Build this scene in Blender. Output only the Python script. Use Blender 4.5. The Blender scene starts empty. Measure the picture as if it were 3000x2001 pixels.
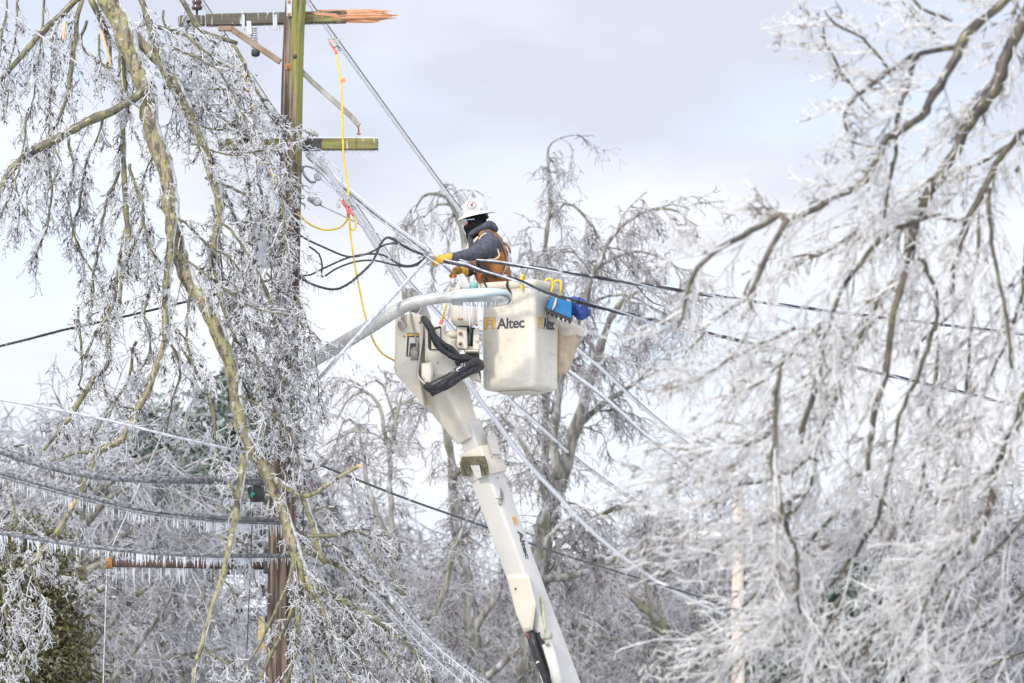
import bpy, bmesh, math
import numpy as np
from mathutils import Vector, Matrix

# ------------------------------------------------------------------ camera, world, sun
scene = bpy.context.scene
PITCH = math.radians(6.5)
FOC = 200.0
FPX = FOC / 36.0 * 3000.0
CAM = np.array([0.0, 0.0, 1.7])
FWD = np.array([0.0, math.cos(PITCH), math.sin(PITCH)])
UPV = np.array([0.0, -math.sin(PITCH), math.cos(PITCH)])
cd = bpy.data.cameras.new('camera')
cam = bpy.data.objects.new('camera', cd)
scene.collection.objects.link(cam)
cam.location = CAM
cam.rotation_euler = (math.pi / 2 + PITCH, 0, 0)
cd.lens = FOC
cd.sensor_width = 36.0
cd.clip_start = 0.5
cd.clip_end = 6000.0
cd.dof.use_dof = True
cd.dof.focus_distance = 53.2
cd.dof.aperture_fstop = 4.5
scene.camera = cam

SUN_EL = math.radians(36)
SUN_AZ = math.radians(215)          # from behind the camera, to its left (compass from +Y towards +X)
world = bpy.data.worlds.new('World')
scene.world = world
world.use_nodes = True
wn, wl = world.node_tree.nodes, world.node_tree.links
wn.clear()
w_out = wn.new('ShaderNodeOutputWorld')
w_bg = wn.new('ShaderNodeBackground')
w_sky = wn.new('ShaderNodeTexSky')
w_sky.sky_type = 'NISHITA'
w_sky.sun_disc = False
w_sky.sun_elevation = SUN_EL
w_sky.sun_rotation = SUN_AZ
w_sky.dust_density = 1.0
w_tc = wn.new('ShaderNodeTexCoord')
w_map = wn.new('ShaderNodeMapping')
w_map.inputs['Scale'].default_value = (1.0, 1.0, 2.2)
w_map.inputs['Location'].default_value = (0.13, 0.4, 0.07)
w_noise = wn.new('ShaderNodeTexNoise')
w_noise.inputs['Scale'].default_value = 13.0
w_noise.inputs['Detail'].default_value = 5.0
w_noise.inputs['Roughness'].default_value = 0.5
w_ramp = wn.new('ShaderNodeValToRGB')
w_ramp.color_ramp.elements[0].position = 0.38
w_ramp.color_ramp.elements[1].position = 0.62
w_ramp.color_ramp.elements[0].color = (6.95, 7.2, 8.3, 1)
w_ramp.color_ramp.elements[1].color = (9.35, 9.45, 9.95, 1)
w_mix = wn.new('ShaderNodeMixRGB')
w_mix.inputs['Fac'].default_value = 0.9
w_bg.inputs['Strength'].default_value = 0.1
wl.new(w_tc.outputs['Generated'], w_map.inputs['Vector'])
wl.new(w_map.outputs['Vector'], w_noise.inputs['Vector'])
# cloud cover thins slowly with height
w_sep = wn.new('ShaderNodeSeparateXYZ')
w_ma = wn.new('ShaderNodeMath'); w_ma.operation = 'MULTIPLY_ADD'
w_ma.inputs[1].default_value = -5.1
w_ma.inputs[2].default_value = 0.74
w_ad = wn.new('ShaderNodeMath'); w_ad.operation = 'ADD'
wl.new(w_tc.outputs['Generated'], w_sep.inputs[0])
wl.new(w_sep.outputs['Z'], w_ma.inputs[0])
w_cl = wn.new('ShaderNodeClamp')
w_cl.inputs['Min'].default_value = -0.25
w_cl.inputs['Max'].default_value = 0.25
wl.new(w_ma.outputs[0], w_cl.inputs['Value'])
wl.new(w_noise.outputs['Fac'], w_ad.inputs[0])
wl.new(w_cl.outputs[0], w_ad.inputs[1])
wl.new(w_ad.outputs[0], w_ramp.inputs['Fac'])
wl.new(w_sky.outputs['Color'], w_mix.inputs['Color1'])
wl.new(w_ramp.outputs['Color'], w_mix.inputs['Color2'])
# thin cloud is brighter on the sun's side of the sky, behind the camera
w_dot = wn.new('ShaderNodeVectorMath'); w_dot.operation = 'DOT_PRODUCT'
w_dot.inputs[1].default_value = (math.sin(SUN_AZ) * math.cos(SUN_EL), math.cos(SUN_AZ) * math.cos(SUN_EL), math.sin(SUN_EL))
w_mr = wn.new('ShaderNodeMapRange')
w_mr.inputs['From Min'].default_value = -0.3; w_mr.inputs['From Max'].default_value = 1.0
w_mr.inputs['To Min'].default_value = 1.0; w_mr.inputs['To Max'].default_value = 2.6
w_glow = wn.new('ShaderNodeVectorMath'); w_glow.operation = 'SCALE'
wl.new(w_tc.outputs['Generated'], w_dot.inputs[0])
wl.new(w_dot.outputs['Value'], w_mr.inputs['Value'])
# thin bluish gaps in the cloud
w_n2 = wn.new('ShaderNodeTexNoise'); w_n2.inputs['Scale'].default_value = 16.0; w_n2.inputs['Detail'].default_value = 3.0
w_m2 = wn.new('ShaderNodeMapRange'); w_m2.inputs['From Min'].default_value = 0.50; w_m2.inputs['From Max'].default_value = 0.68; w_m2.inputs['To Max'].default_value = 0.65
w_x2 = wn.new('ShaderNodeMixRGB'); w_x2.inputs['Color2'].default_value = (7.4, 8.7, 10.6, 1)
wl.new(w_map.outputs['Vector'], w_n2.inputs['Vector']); wl.new(w_n2.outputs['Fac'], w_m2.inputs['Value'])
wl.new(w_m2.outputs['Result'], w_x2.inputs['Fac']); wl.new(w_mix.outputs['Color'], w_x2.inputs['Color1'])
wl.new(w_x2.outputs['Color'], w_glow.inputs[0])
wl.new(w_mr.outputs['Result'], w_glow.inputs['Scale'])
wl.new(w_glow.outputs['Vector'], w_bg.inputs['Color'])
wl.new(w_bg.outputs['Background'], w_out.inputs['Surface'])

sl = bpy.data.lights.new('sun', 'SUN')
sl.energy = 2.4
sl.angle = math.radians(5.0)
sl.color = (1.0, 0.93, 0.82)
sun = bpy.data.objects.new('sun', sl)
scene.collection.objects.link(sun)
sdir = Vector((math.sin(SUN_AZ) * math.cos(SUN_EL), math.cos(SUN_AZ) * math.cos(SUN_EL), math.sin(SUN_EL)))
sun.rotation_euler = sdir.to_track_quat('Z', 'Y').to_euler()
sun.location = (-20, -20, 40)

scene.view_settings.view_transform = 'Standard'
scene.view_settings.look = 'None'
scene.view_settings.exposure = 0.17
scene.view_settings.gamma = 1.0
scene.cycles.max_bounces = 6
scene.cycles.transparent_max_bounces = 12

# ------------------------------------------------------------------ helpers
RNG = np.random.default_rng(7)
YP = 53.0                                    # distance of the near utility pole

def P(px, py, Y):
    """point on the viewing ray of photo pixel (px,py) at world distance Y"""
    d = FWD + np.array([1.0, 0, 0]) * (px - 1500.0) / FPX + UPV * (1000.5 - py) / FPX
    return CAM + d * (Y / d[1])

def M(Y):
    """metres per photo pixel at distance Y"""
    return Y / FPX / math.cos(PITCH)

def ray_plane(px, py, p0, n):
    d = FWD + np.array([1.0, 0, 0]) * (px - 1500.0) / FPX + UPV * (1000.5 - py) / FPX
    t = np.dot(np.asarray(p0) - CAM, n) / np.dot(d, n)
    return CAM + d * t

def norm(v):
    v = np.asarray(v, float)
    return v / np.maximum(np.linalg.norm(v, axis=-1, keepdims=True), 1e-9)

def catmull(pts, step):
    pts = np.asarray(pts, float)
    if len(pts) == 2:
        n = max(2, int(np.linalg.norm(pts[1, :3] - pts[0, :3]) / step))
        t = np.linspace(0, 1, n + 1)[:, None]
        return pts[0] * (1 - t) + pts[1] * t
    ext = np.vstack([2 * pts[0] - pts[1], pts, 2 * pts[-1] - pts[-2]])
    out = []
    for i in range(1, len(ext) - 2):
        p0, p1, p2, p3 = ext[i - 1:i + 3]
        n = max(2, int(np.linalg.norm(p2[:3] - p1[:3]) / step))
        t = (np.arange(n) / n)[:, None]
        out.append(0.5 * ((2 * p1) + (-p0 + p2) * t + (2 * p0 - 5 * p1 + 4 * p2 - p3) * t ** 2 + (-p0 + 3 * p1 - 3 * p2 + p3) * t ** 3))
    out.append(pts[-1:])
    return np.vstack(out)

class MB:
    """collects shapes and links them as ONE mesh object"""
    def __init__(self):
        self.V = []; self.F = {}; self.n = 0
    def add(self, V, F, mi=0, smooth=True):
        V = np.asarray(V, float).reshape(-1, 3)
        for f in ([F] if isinstance(F, np.ndarray) else F):
            f = np.asarray(f, int)
            if f.ndim == 1: f = f[None, :]
            self.F.setdefault((f.shape[1], mi, smooth), []).append(f + self.n)
        self.V.append(V); self.n += len(V)
    # --- tubes
    def tubes(self, paths, rad, sides=3, mi=0):
        paths = np.asarray(paths, float); rad = np.asarray(rad, float)
        N, K = paths.shape[:2]
        if N == 0: return
        t = norm(np.gradient(paths, axis=1))
        mt = norm(paths[:, -1] - paths[:, 0] + 1e-6)
        ref = np.zeros((N, 3)); ref[np.arange(N), np.argmin(np.abs(mt), axis=1)] = 1
        a = norm(np.cross(t, ref[:, None, :])); b = np.cross(t, a)
        ang = np.arange(sides) * 2 * math.pi / sides
        ring = (paths[:, :, None, :] + rad[:, :, None, None] * (np.cos(ang)[None, None, :, None] * a[:, :, None, :] + np.sin(ang)[None, None, :, None] * b[:, :, None, :]))
        idx = np.arange(N * K * sides).reshape(N, K, sides)
        i0 = idx[:, :-1]; i1 = idx[:, 1:]
        q = np.stack([i0, np.roll(i0, -1, 2), np.roll(i1, -1, 2), i1], -1).reshape(-1, 4)
        self.add(ring.reshape(-1, 3), q, mi)
    def tube(self, pts, r, sides=8, mi=0, caps=True):
        pts = np.asarray(pts, float); K = len(pts)
        r = np.broadcast_to(np.asarray(r, float), (K,))
        t = norm(np.gradient(pts, axis=0))
        a = np.cross(t[0], [0, 0, 1.0])
        if np.linalg.norm(a) < 1e-3: a = np.cross(t[0], [0, 1.0, 0])
        a = norm(a); A = []
        for k in range(K):
            a = norm(a - t[k] * np.dot(a, t[k])); A.append(a)
        A = np.array(A); B = np.cross(t, A)
        ang = np.arange(sides) * 2 * math.pi / sides
        ring = pts[:, None, :] + r[:, None, None] * (np.cos(ang)[None, :, None] * A[:, None, :] + np.sin(ang)[None, :, None] * B[:, None, :])
        idx = np.arange(K * sides).reshape(K, sides)
        q = np.stack([idx[:-1], np.roll(idx[:-1], -1, 1), np.roll(idx[1:], -1, 1), idx[1:]], -1).reshape(-1, 4)
        F = [q]
        if caps: F += [idx[0][::-1].copy(), idx[-1].copy()]
        self.add(ring.reshape(-1, 3), F, mi)
    def loft(self, rings, mi=0, caps=True, smooth=True):
        rings = np.asarray(rings, float); K, S = rings.shape[:2]
        idx = np.arange(K * S).reshape(K, S)
        q = np.stack([idx[:-1], np.roll(idx[:-1], -1, 1), np.roll(idx[1:], -1, 1), idx[1:]], -1).reshape(-1, 4)
        self.add(rings.reshape(-1, 3), q, mi, smooth)
        if caps:
            self.add(rings[0], np.arange(S)[::-1].copy(), mi, False)
            self.add(rings[-1], np.arange(S), mi, False)
    def hull(self, pts, mi=0, smooth=False):
        bm = bmesh.new()
        vs = [bm.verts.new(tuple(p)) for p in np.asarray(pts, float)]
        res = bmesh.ops.convex_hull(bm, input=vs)
        bmesh.ops.delete(bm, geom=[v for v in bm.verts if not v.link_faces], context='VERTS')
        bmesh.ops.dissolve_limit(bm, angle_limit=0.02, verts=bm.verts[:], edges=bm.edges[:])
        bm.verts.index_update()
        V = [v.co[:] for v in bm.verts]
        F = [np.array([v.index for v in f.verts]) for f in bm.faces]
        bm.free()
        self.add(V, F, mi, smooth)
    def box(self, c, half, ax=None, bev=0.006, mi=0):
        ax = np.eye(3) if ax is None else np.asarray(ax, float)
        half = np.asarray(half, float); b = min(bev, 0.45 * half.min())
        pts = []
        for s in np.ndindex(2, 2, 2):
            s = np.array(s) * 2 - 1
            for k in range(3):
                h = half - b; h = h.copy(); h[k] = half[k]
                pts.append(np.asarray(c) + (s * h) @ ax)
        self.hull(pts, mi)
    def prism(self, px, Y, th, bev=0.006, mi=0, convex=False):
        """outline in photo pixels taken at its own distance Y, given real thickness th"""
        o = np.array([P(x, y, Y) for x, y in px])
        c = o.mean(0)
        # orient counter-clockwise seen from the camera
        area = np.sum(o[:, 0] * np.roll(o[:, 2], -1) - np.roll(o[:, 0], -1) * o[:, 2])
        if area < 0: o = o[::-1].copy()
        e = norm(np.roll(o, -1, 0) - o); nrm = np.stack([-e[:, 2], 0 * e[:, 0], e[:, 0]], 1)
        inn = norm(nrm + np.roll(nrm, 1, 0)) * bev
        f0 = o + inn; f0[:, 1] = Y - th / 2
        f1 = o.copy(); f1[:, 1] = Y - th / 2 + bev
        f2 = o.copy(); f2[:, 1] = Y + th / 2 - bev
        f3 = o + inn; f3[:, 1] = Y + th / 2
        self.loft([f0, f1, f2, f3], mi, True, False)
    def cyl(self, p0, p1, r0, r1=None, sides=16, mi=0, bev=0.0):
        p0 = np.asarray(p0, float); p1 = np.asarray(p1, float); r1 = r0 if r1 is None else r1
        if bev > 0:
            d = norm(p1 - p0) * bev
            self.tube([p0, p0 + d * .3, p0 + d, p1 - d, p1 - d * .3, p1], [r0 - bev, r0 - bev * .3, r0, r1, r1 - bev * .3, r1 - bev], sides, mi)
        else:
            self.tube([p0, p1], [r0, r1], sides, mi)
    def lathe(self, c, axis, prof, sides=20, mi=0):
        axis = norm(axis)
        pts = [np.asarray(c) + axis * h for h, r in prof]
        a = np.cross(axis, [0, 0, 1.0])
        if np.linalg.norm(a) < 1e-3: a = np.array([1.0, 0, 0])
        a = norm(a); b = np.cross(axis, a)
        ang = np.arange(sides) * 2 * math.pi / sides
        rings = [p + r * (np.cos(ang)[:, None] * a + np.sin(ang)[:, None] * b) for p, (h, r) in zip(pts, prof)]
        self.loft(rings, mi, True, True)
    def ball(self, c, r, ax=None, mi=0, n=10, m=16):
        r = np.broadcast_to(np.asarray(r, float), (3,)); ax = np.eye(3) if ax is None else np.asarray(ax, float)
        rings = []
        for i in range(n + 1):
            th = math.pi * min(max(i / n, 0.02), 0.98)
            ph = np.arange(m) * 2 * math.pi / m
            loc = np.stack([r[0] * math.sin(th) * np.cos(ph), r[1] * math.sin(th) * np.sin(ph), np.full(m, -r[2] * math.cos(th))], 1)
            rings.append(np.asarray(c) + loc @ ax)
        self.loft(rings, mi)
    def cones(self, base, d, length, r, mi=0, sides=3):
        """many small spikes / icicles"""
        base = np.asarray(base, float); N = len(base)
        d = np.broadcast_to(norm(d), (N, 3)); length = np.broadcast_to(length, (N,)); r = np.broadcast_to(r, (N,))
        k = np.array([0, 0.45, 0.8, 1.0]); w = np.array([1.0, 0.72, 0.45, 0.12])
        paths = base[:, None, :] + d[:, None, :] * (length[:, None] * k)[:, :, None]
        self.tubes(paths, r[:, None] * w[None, :], sides, mi)
    def mesh(self, name, mats):
        V = np.vstack(self.V)
        me = bpy.data.meshes.new(name)
        me.vertices.add(len(V)); me.vertices.foreach_set('co', V.ravel())
        loops = []; starts = []; mi = []; sm = []; pos = 0
        for (k, m, s), lst in self.F.items():
            f = np.vstack(lst); n = len(f)
            loops.append(f.ravel()); starts.append(pos + np.arange(n) * k); pos += n * k
            mi.append(np.full(n, m)); sm.append(np.full(n, s))
        loops = np.concatenate(loops); starts = np.concatenate(starts)
        me.loops.add(len(loops)); me.loops.foreach_set('vertex_index', loops.astype(np.int32))
        me.polygons.add(len(starts)); me.polygons.foreach_set('loop_start', starts.astype(np.int32))
        me.polygons.foreach_set('material_index', np.concatenate(mi).astype(np.int32))
        me.polygons.foreach_set('use_smooth', np.concatenate(sm).astype(bool))
        me.update(calc_edges=True)
        for m in (mats if isinstance(mats, (list, tuple)) else [mats]): me.materials.append(m)
        return me
    def build(self, name, mats, parent=None, label=None):
        o = bpy.data.objects.new(name, self.mesh(name, mats))
        return link(o, parent, label)

def link(o, parent=None, label=None):
    scene.collection.objects.link(o)
    if parent is not None:
        o.parent = parent
        off = Vector((0, 0, 0)); q = parent
        while q is not None:
            off += q.location; q = q.parent
        o.location = -off if not o.get('keep') else o.location
    if label: o['label'] = label
    return o

def tag(o, label=None, cat=None, group=None, kind=None):
    if label: o['label'] = label
    if cat: o['category'] = cat
    if group: o['group'] = group
    if kind: o['kind'] = kind
    return o

def thing(name, label, cat, loc=(0, 0, 0), group=None):
    o = bpy.data.objects.new(name, None)
    o.empty_display_size = 0.2
    scene.collection.objects.link(o)
    o.location = tuple(loc)
    return tag(o, label, cat, group)

# ------------------------------------------------------------------ materials
def mat(name, c1, c2=None, scale=6.0, rough=0.5, bump=0.0, stretch=(1, 1, 1), lo=0.35, hi=0.65, metal=0.0, spec=0.5, coat=0.0, detail=5.0, bscale=None):
    m = bpy.data.materials.new(name); m.use_nodes = True
    n, l = m.node_tree.nodes, m.node_tree.links
    b = n['Principled BSDF']
    b.inputs['Roughness'].default_value = rough
    b.inputs['Metallic'].default_value = metal
    b.inputs['Specular IOR Level'].default_value = spec
    b.inputs['Coat Weight'].default_value = coat
    b.inputs['Coat Roughness'].default_value = 0.15
    b.inputs['Base Color'].default_value = (*c1, 1)
    tc = n.new('ShaderNodeTexCoord'); mp = n.new('ShaderNodeMapping')
    mp.inputs['Scale'].default_value = stretch
    l.new(tc.outputs['Object'], mp.inputs['Vector'])
    nz = n.new('ShaderNodeTexNoise'); nz.inputs['Scale'].default_value = scale; nz.inputs['Detail'].default_value = detail
    l.new(mp.outputs['Vector'], nz.inputs['Vector'])
    if c2 is not None:
        r = n.new('ShaderNodeValToRGB')
        r.color_ramp.elements[0].position = lo; r.color_ramp.elements[1].position = hi
        r.color_ramp.elements[0].color = (*c1, 1); r.color_ramp.elements[1].color = (*c2, 1)
        l.new(nz.outputs['Fac'], r.inputs['Fac']); l.new(r.outputs['Color'], b.inputs['Base Color'])
    if bump > 0:
        bp = n.new('ShaderNodeBump'); bp.inputs['Strength'].default_value = bump; bp.inputs['Distance'].default_value = 0.01
        src = nz
        if bscale:
            src = n.new('ShaderNodeTexNoise'); src.inputs['Scale'].default_value = bscale; src.inputs['Detail'].default_value = 4
            l.new(mp.outputs['Vector'], src.inputs['Vector'])
        l.new(src.outputs['Fac'], bp.inputs['Height']); l.new(bp.outputs['Normal'], b.inputs['Normal'])
    return m

def over(m, colour, scale, lo, hi, stretch=(1, 1, 1), seed=(0, 0, 0), amount=1.0, axis=None, zgate=None):
    """lay another colour over a material by a noise mask, optionally favouring normals along axis"""
    n, l = m.node_tree.nodes, m.node_tree.links
    b = n['Principled BSDF']
    tc = n.new('ShaderNodeTexCoord'); mp = n.new('ShaderNodeMapping')
    mp.inputs['Scale'].default_value = stretch; mp.inputs['Location'].default_value = seed
    l.new(tc.outputs['Object'], mp.inputs['Vector'])
    nz = n.new('ShaderNodeTexNoise'); nz.inputs['Scale'].default_value = scale; nz.inputs['Detail'].default_value = 5
    l.new(mp.outputs['Vector'], nz.inputs['Vector'])
    fac = nz.outputs['Fac']
    if axis is not None:
        g = n.new('ShaderNodeNewGeometry'); d = n.new('ShaderNodeVectorMath'); d.operation = 'DOT_PRODUCT'
        d.inputs[1].default_value = axis[:3]
        l.new(g.outputs['Normal'], d.inputs[0])
        ma = n.new('ShaderNodeMath'); ma.operation = 'MULTIPLY_ADD'; ma.inputs[1].default_value = axis[3]
        l.new(d.outputs['Value'], ma.inputs[0]); l.new(fac, ma.inputs[2]); fac = ma.outputs[0]
    mr = n.new('ShaderNodeMapRange'); mr.inputs['From Min'].default_value = lo; mr.inputs['From Max'].default_value = hi
    mr.inputs['To Max'].default_value = amount
    l.new(fac, mr.inputs['Value'])
    res = mr.outputs['Result']
    if zgate is not None:
        sx = n.new('ShaderNodeSeparateXYZ'); l.new(tc.outputs['Object'], sx.inputs[0])
        zr = n.new('ShaderNodeMapRange'); zr.inputs['From Min'].default_value = zgate[0]; zr.inputs['From Max'].default_value = zgate[1]
        l.new(sx.outputs['Z'], zr.inputs['Value'])
        mm_ = n.new('ShaderNodeMath'); mm_.operation = 'MULTIPLY'; l.new(res, mm_.inputs[0]); l.new(zr.outputs['Result'], mm_.inputs[1]); res = mm_.outputs[0]
    mx = n.new('ShaderNodeMixRGB')
    l.new(res, mx.inputs['Fac'])
    src = b.inputs['Base Color'].links[0].from_socket if b.inputs['Base Color'].links else None
    if src: l.new(src, mx.inputs['Color1'])
    else: mx.inputs['Color1'].default_value = b.inputs['Base Color'].default_value
    mx.inputs['Color2'].default_value = (*colour, 1)
    l.new(mx.outputs['Color'], b.inputs['Base Color'])
    return m

def ice_mat(name, light, dark, core, scale=9.0, trans=0.35, corelo=0.58, corehi=0.66):
    """ice-coated twig: translucent pale ice with the brown twig showing through in places"""
    m = bpy.data.materials.new(name); m.use_nodes = True
    n, l = m.node_tree.nodes, m.node_tree.links
    b = n['Principled BSDF']; out = n['Material Output']
    b.inputs['Roughness'].default_value = 0.22
    b.inputs['Specular IOR Level'].default_value = 0.6
    tc = n.new('ShaderNodeTexCoord')
    nz = n.new('ShaderNodeTexNoise'); nz.inputs['Scale'].default_value = scale; nz.inputs['Detail'].default_value = 3
    nz2 = n.new('ShaderNodeTexNoise'); nz2.inputs['Scale'].default_value = scale * 0.5; nz2.inputs['Detail'].default_value = 4
    l.new(tc.outputs['Object'], nz.inputs['Vector']); l.new(tc.outputs['Object'], nz2.inputs['Vector'])
    r = n.new('ShaderNodeValToRGB')
    e = r.color_ramp.elements
    e[0].position = 0.36; e[0].color = (*dark, 1); e[1].position = 0.56; e[1].color = (*light, 1)
    l.new(nz.outputs['Fac'], r.inputs['Fac'])
    add = n.new('ShaderNodeMath'); add.operation = 'ADD'; l.new(nz.outputs['Fac'], add.inputs[0]); l.new(nz2.outputs['Fac'], add.inputs[1])
    mr = n.new('ShaderNodeMapRange'); mr.inputs['From Min'].default_value = corelo * 2; mr.inputs['From Max'].default_value = corehi * 2
    l.new(add.outputs[0], mr.inputs['Value'])
    mx = n.new('ShaderNodeMixRGB'); l.new(mr.outputs['Result'], mx.inputs['Fac']); l.new(r.outputs['Color'], mx.inputs['Color1'])
    mx.inputs['Color2'].default_value = (*core, 1)
    l.new(mx.outputs['Color'], b.inputs['Base Color'])
    tr = n.new('ShaderNodeBsdfTranslucent'); l.new(mx.outputs['Color'], tr.inputs['Color'])
    ms = n.new('ShaderNodeMixShader'); ms.inputs['Fac'].default_value = trans
    l.new(b.outputs['BSDF'], ms.inputs[1]); l.new(tr.outputs['BSDF'], ms.inputs[2])
    l.new(ms.outputs['Shader'], out.inputs['Surface'])
    return m

def clear_ice(name, colour=(0.86, 0.88, 0.92), fac=0.45):
    m = bpy.data.materials.new(name); m.use_nodes = True
    n, l = m.node_tree.nodes, m.node_tree.links
    b = n['Principled BSDF']; out = n['Material Output']
    b.inputs['Base Color'].default_value = (*colour, 1); b.inputs['Roughness'].default_value = 0.12
    t = n.new('ShaderNodeBsdfTransparent'); t.inputs['Color'].default_value = (0.96, 0.97, 1, 1)
    tl = n.new('ShaderNodeBsdfTranslucent'); tl.inputs['Color'].default_value = (*colour, 1)
    m1 = n.new('ShaderNodeMixShader'); m1.inputs['Fac'].default_value = 0.4
    m2 = n.new('ShaderNodeMixShader'); m2.inputs['Fac'].default_value = fac
    l.new(b.outputs['BSDF'], m1.inputs[1]); l.new(tl.outputs['BSDF'], m1.inputs[2])
    l.new(m1.outputs['Shader'], m2.inputs[1]); l.new(t.outputs['BSDF'], m2.inputs[2])
    l.new(m2.outputs['Shader'], out.inputs['Surface'])
    return m

M_ice = clear_ice('clear ice', (0.93, 0.94, 0.96), 0.3)
M_frost = mat('white frost', (0.90, 0.90, 0.91), (0.95, 0.95, 0.955), 40, 0.6, 0.3)
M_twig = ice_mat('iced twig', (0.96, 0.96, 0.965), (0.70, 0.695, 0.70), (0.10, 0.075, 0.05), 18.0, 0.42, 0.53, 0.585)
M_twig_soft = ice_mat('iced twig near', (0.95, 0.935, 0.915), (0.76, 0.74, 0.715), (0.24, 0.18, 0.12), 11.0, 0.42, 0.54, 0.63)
M_twig_far = ice_mat('hazed iced twig far', (0.76, 0.735, 0.745), (0.46, 0.43, 0.425), (0.12, 0.09, 0.07), 7.0, 0.3, 0.50, 0.60)  # ice tones lightened a little, distance haze painted into the twig colour
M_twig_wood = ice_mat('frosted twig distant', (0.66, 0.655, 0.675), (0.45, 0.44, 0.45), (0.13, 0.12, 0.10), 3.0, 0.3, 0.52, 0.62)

M_bark = mat('pale mossy bark', (0.065, 0.052, 0.032), (0.30, 0.255, 0.155), 20, 0.6, 0.9, (1, 1, 0.35), 0.36, 0.60, coat=0.3)
over(M_bark, (0.27, 0.26, 0.10), 11, 0.48, 0.62, seed=(3, 1, 2))
over(M_bark, (0.44, 0.45, 0.40), 24, 0.60, 0.66, seed=(7, 4, 2), amount=.8)
over(M_bark, (0.80, 0.81, 0.83), 9, 0.84, 0.96, (1, 1, .3), (1, 6, 3), 0.85, axis=(0.93, -0.1, 0.25, 0.55))
over(M_bark, (0.045, 0.036, 0.022), 48, 0.57, 0.64, (1, 1, .35), (4, 4, 9), .85)
M_bark_dark = mat('dark mossy bark', (0.04, 0.034, 0.022), (0.17, 0.15, 0.085), 22, 0.6, 0.6, (1, 1, 0.4), 0.34, 0.66, coat=0.3)
over(M_bark_dark, (0.19, 0.185, 0.075), 15, 0.48, 0.62, seed=(3, 1, 2))
over(M_bark_dark, (0.66, 0.67, 0.71), 13, 0.95, 1.15, (1, 1, .4), (1, 6, 3), 0.85, axis=(0.85, 0, 0.4, 0.6))
M_bark_near = mat('brown bark near', (0.022, 0.018, 0.013), (0.11, 0.088, 0.052), 18, 0.6, 0.5, (1, 1, 0.5), 0.34, 0.66, coat=0.3)
over(M_bark_near, (0.14, 0.135, 0.05), 12, 0.58, 0.68, seed=(3, 1, 2))
over(M_bark_near, (0.66, 0.65, 0.64), 11, 0.98, 1.12, (1, 1, 1), (1, 6, 3), 0.7, axis=(-0.2, 0, 0.9, 0.55))
M_bark_far = mat('hazed grey green bark', (0.11, 0.10, 0.085), (0.28, 0.265, 0.225), 15, 0.75, 1.0, (1, 1, 0.3), 0.38, 0.60)  # bark paled and greyed: aerial haze is put into this colour
over(M_bark_far, (0.50, 0.50, 0.52), 8, 0.55, 0.66, (1, 1, .5), seed=(2, 2, 2), amount=.7)
over(M_bark_far, (0.15, 0.16, 0.06), 3, 0.54, 0.66, (1, 1, .5), seed=(8, 2, 5), amount=.6)
M_split = mat('fresh split wood', (0.36, 0.145, 0.065), (0.58, 0.31, 0.17), 55, 0.7, 0.7, (0.15, 1, 1), 0.3, 0.7)
over(M_split, (0.20, 0.07, 0.03), 40, 0.60, 0.66, (0.06, 1, 1), (2, 2, 2))
M_split_pale = mat('pale torn wood', (0.55, 0.32, 0.14), (0.72, 0.50, 0.26), 30, 0.7, 0.4, (1, 1, 0.2))

M_pole = mat('weathered pole wood', (0.05, 0.034, 0.025), (0.27, 0.19, 0.13), 30, 0.7, 1.0, (1, 1, 0.045), 0.38, 0.62)
over(M_pole, (0.035, 0.024, 0.02), 30, 0.58, 0.64, (1, 1, 0.03), (4, 1, 2))
over(M_pole, (0.028, 0.02, 0.016), 75, 0.56, 0.62, (1, 1, 0.022), (7, 1, 2), .85)
M_arm = mat('mossy crossarm wood', (0.09, 0.07, 0.035), (0.27, 0.26, 0.07), 14, 0.7, 0.6, (0.12, 1, 1), 0.3, 0.66)
over(M_arm, (0.035, 0.028, 0.022), 7, 0.55, 0.62, (0.4, 1, 1), (3, 2, 2))
over(M_arm, (0.60, 0.61, 0.62), 26, 0.60, 0.67, (1, 1, .16), (5, 2, 1), .65)
over(M_arm, (0.05, 0.04, 0.025), 40, 0.60, 0.66, (.05, 1, 1), (5, 9, 1), .8)
M_arm_dark = mat('dark iced crossarm wood', (0.032, 0.026, 0.02), (0.115, 0.095, 0.05), 14, 0.6, 0.6, (0.12, 1, 1), 0.3, 0.7, coat=.3)
over(M_arm_dark, (0.60, 0.61, 0.63), 26, 0.58, 0.66, (1, 1, .16), (3, 2, 2), .7)
M_galv = mat('galvanised steel', (0.40, 0.42, 0.43), (0.56, 0.58, 0.59), 14, 0.45, 0.1, metal=0.3)
M_lamp_arm = mat('iced aluminium arm', (0.31, 0.305, 0.28), (0.47, 0.465, 0.44), 9, 0.25, 0.25, coat=0.8, bscale=60)
M_lamp = mat('pale blue grey lamp housing', (0.36, 0.43, 0.44), (0.44, 0.51, 0.52), 10, 0.25, 0.12, coat=0.8, bscale=40)
M_teal = mat('teal photocell', (0.13, 0.28, 0.25), (0.20, 0.36, 0.32), 20, 0.35)
M_glass = mat('lamp lens', (0.45, 0.46, 0.46), (0.62, 0.62, 0.60), 30, 0.1, coat=1)
M_rust = mat('rusty steel', (0.20, 0.08, 0.03), (0.42, 0.22, 0.07), 40, 0.8, 0.3)
M_brown_pipe = mat('rusty brown pipe', (0.055, 0.033, 0.025), (0.11, 0.07, 0.052), 12, 0.6, 0.3)
M_black = mat('black rubber', (0.010, 0.010, 0.011), (0.03, 0.03, 0.032), 30, 0.45, 0.4)
M_cable = mat('black cable', (0.014, 0.014, 0.016), (0.05, 0.05, 0.055), 20, 0.4, 0.2)
over(M_cable, (0.55, 0.56, 0.60), 9, 0.60, 0.68, (1, 1, 1), (2, 5, 1), .8)
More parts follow.
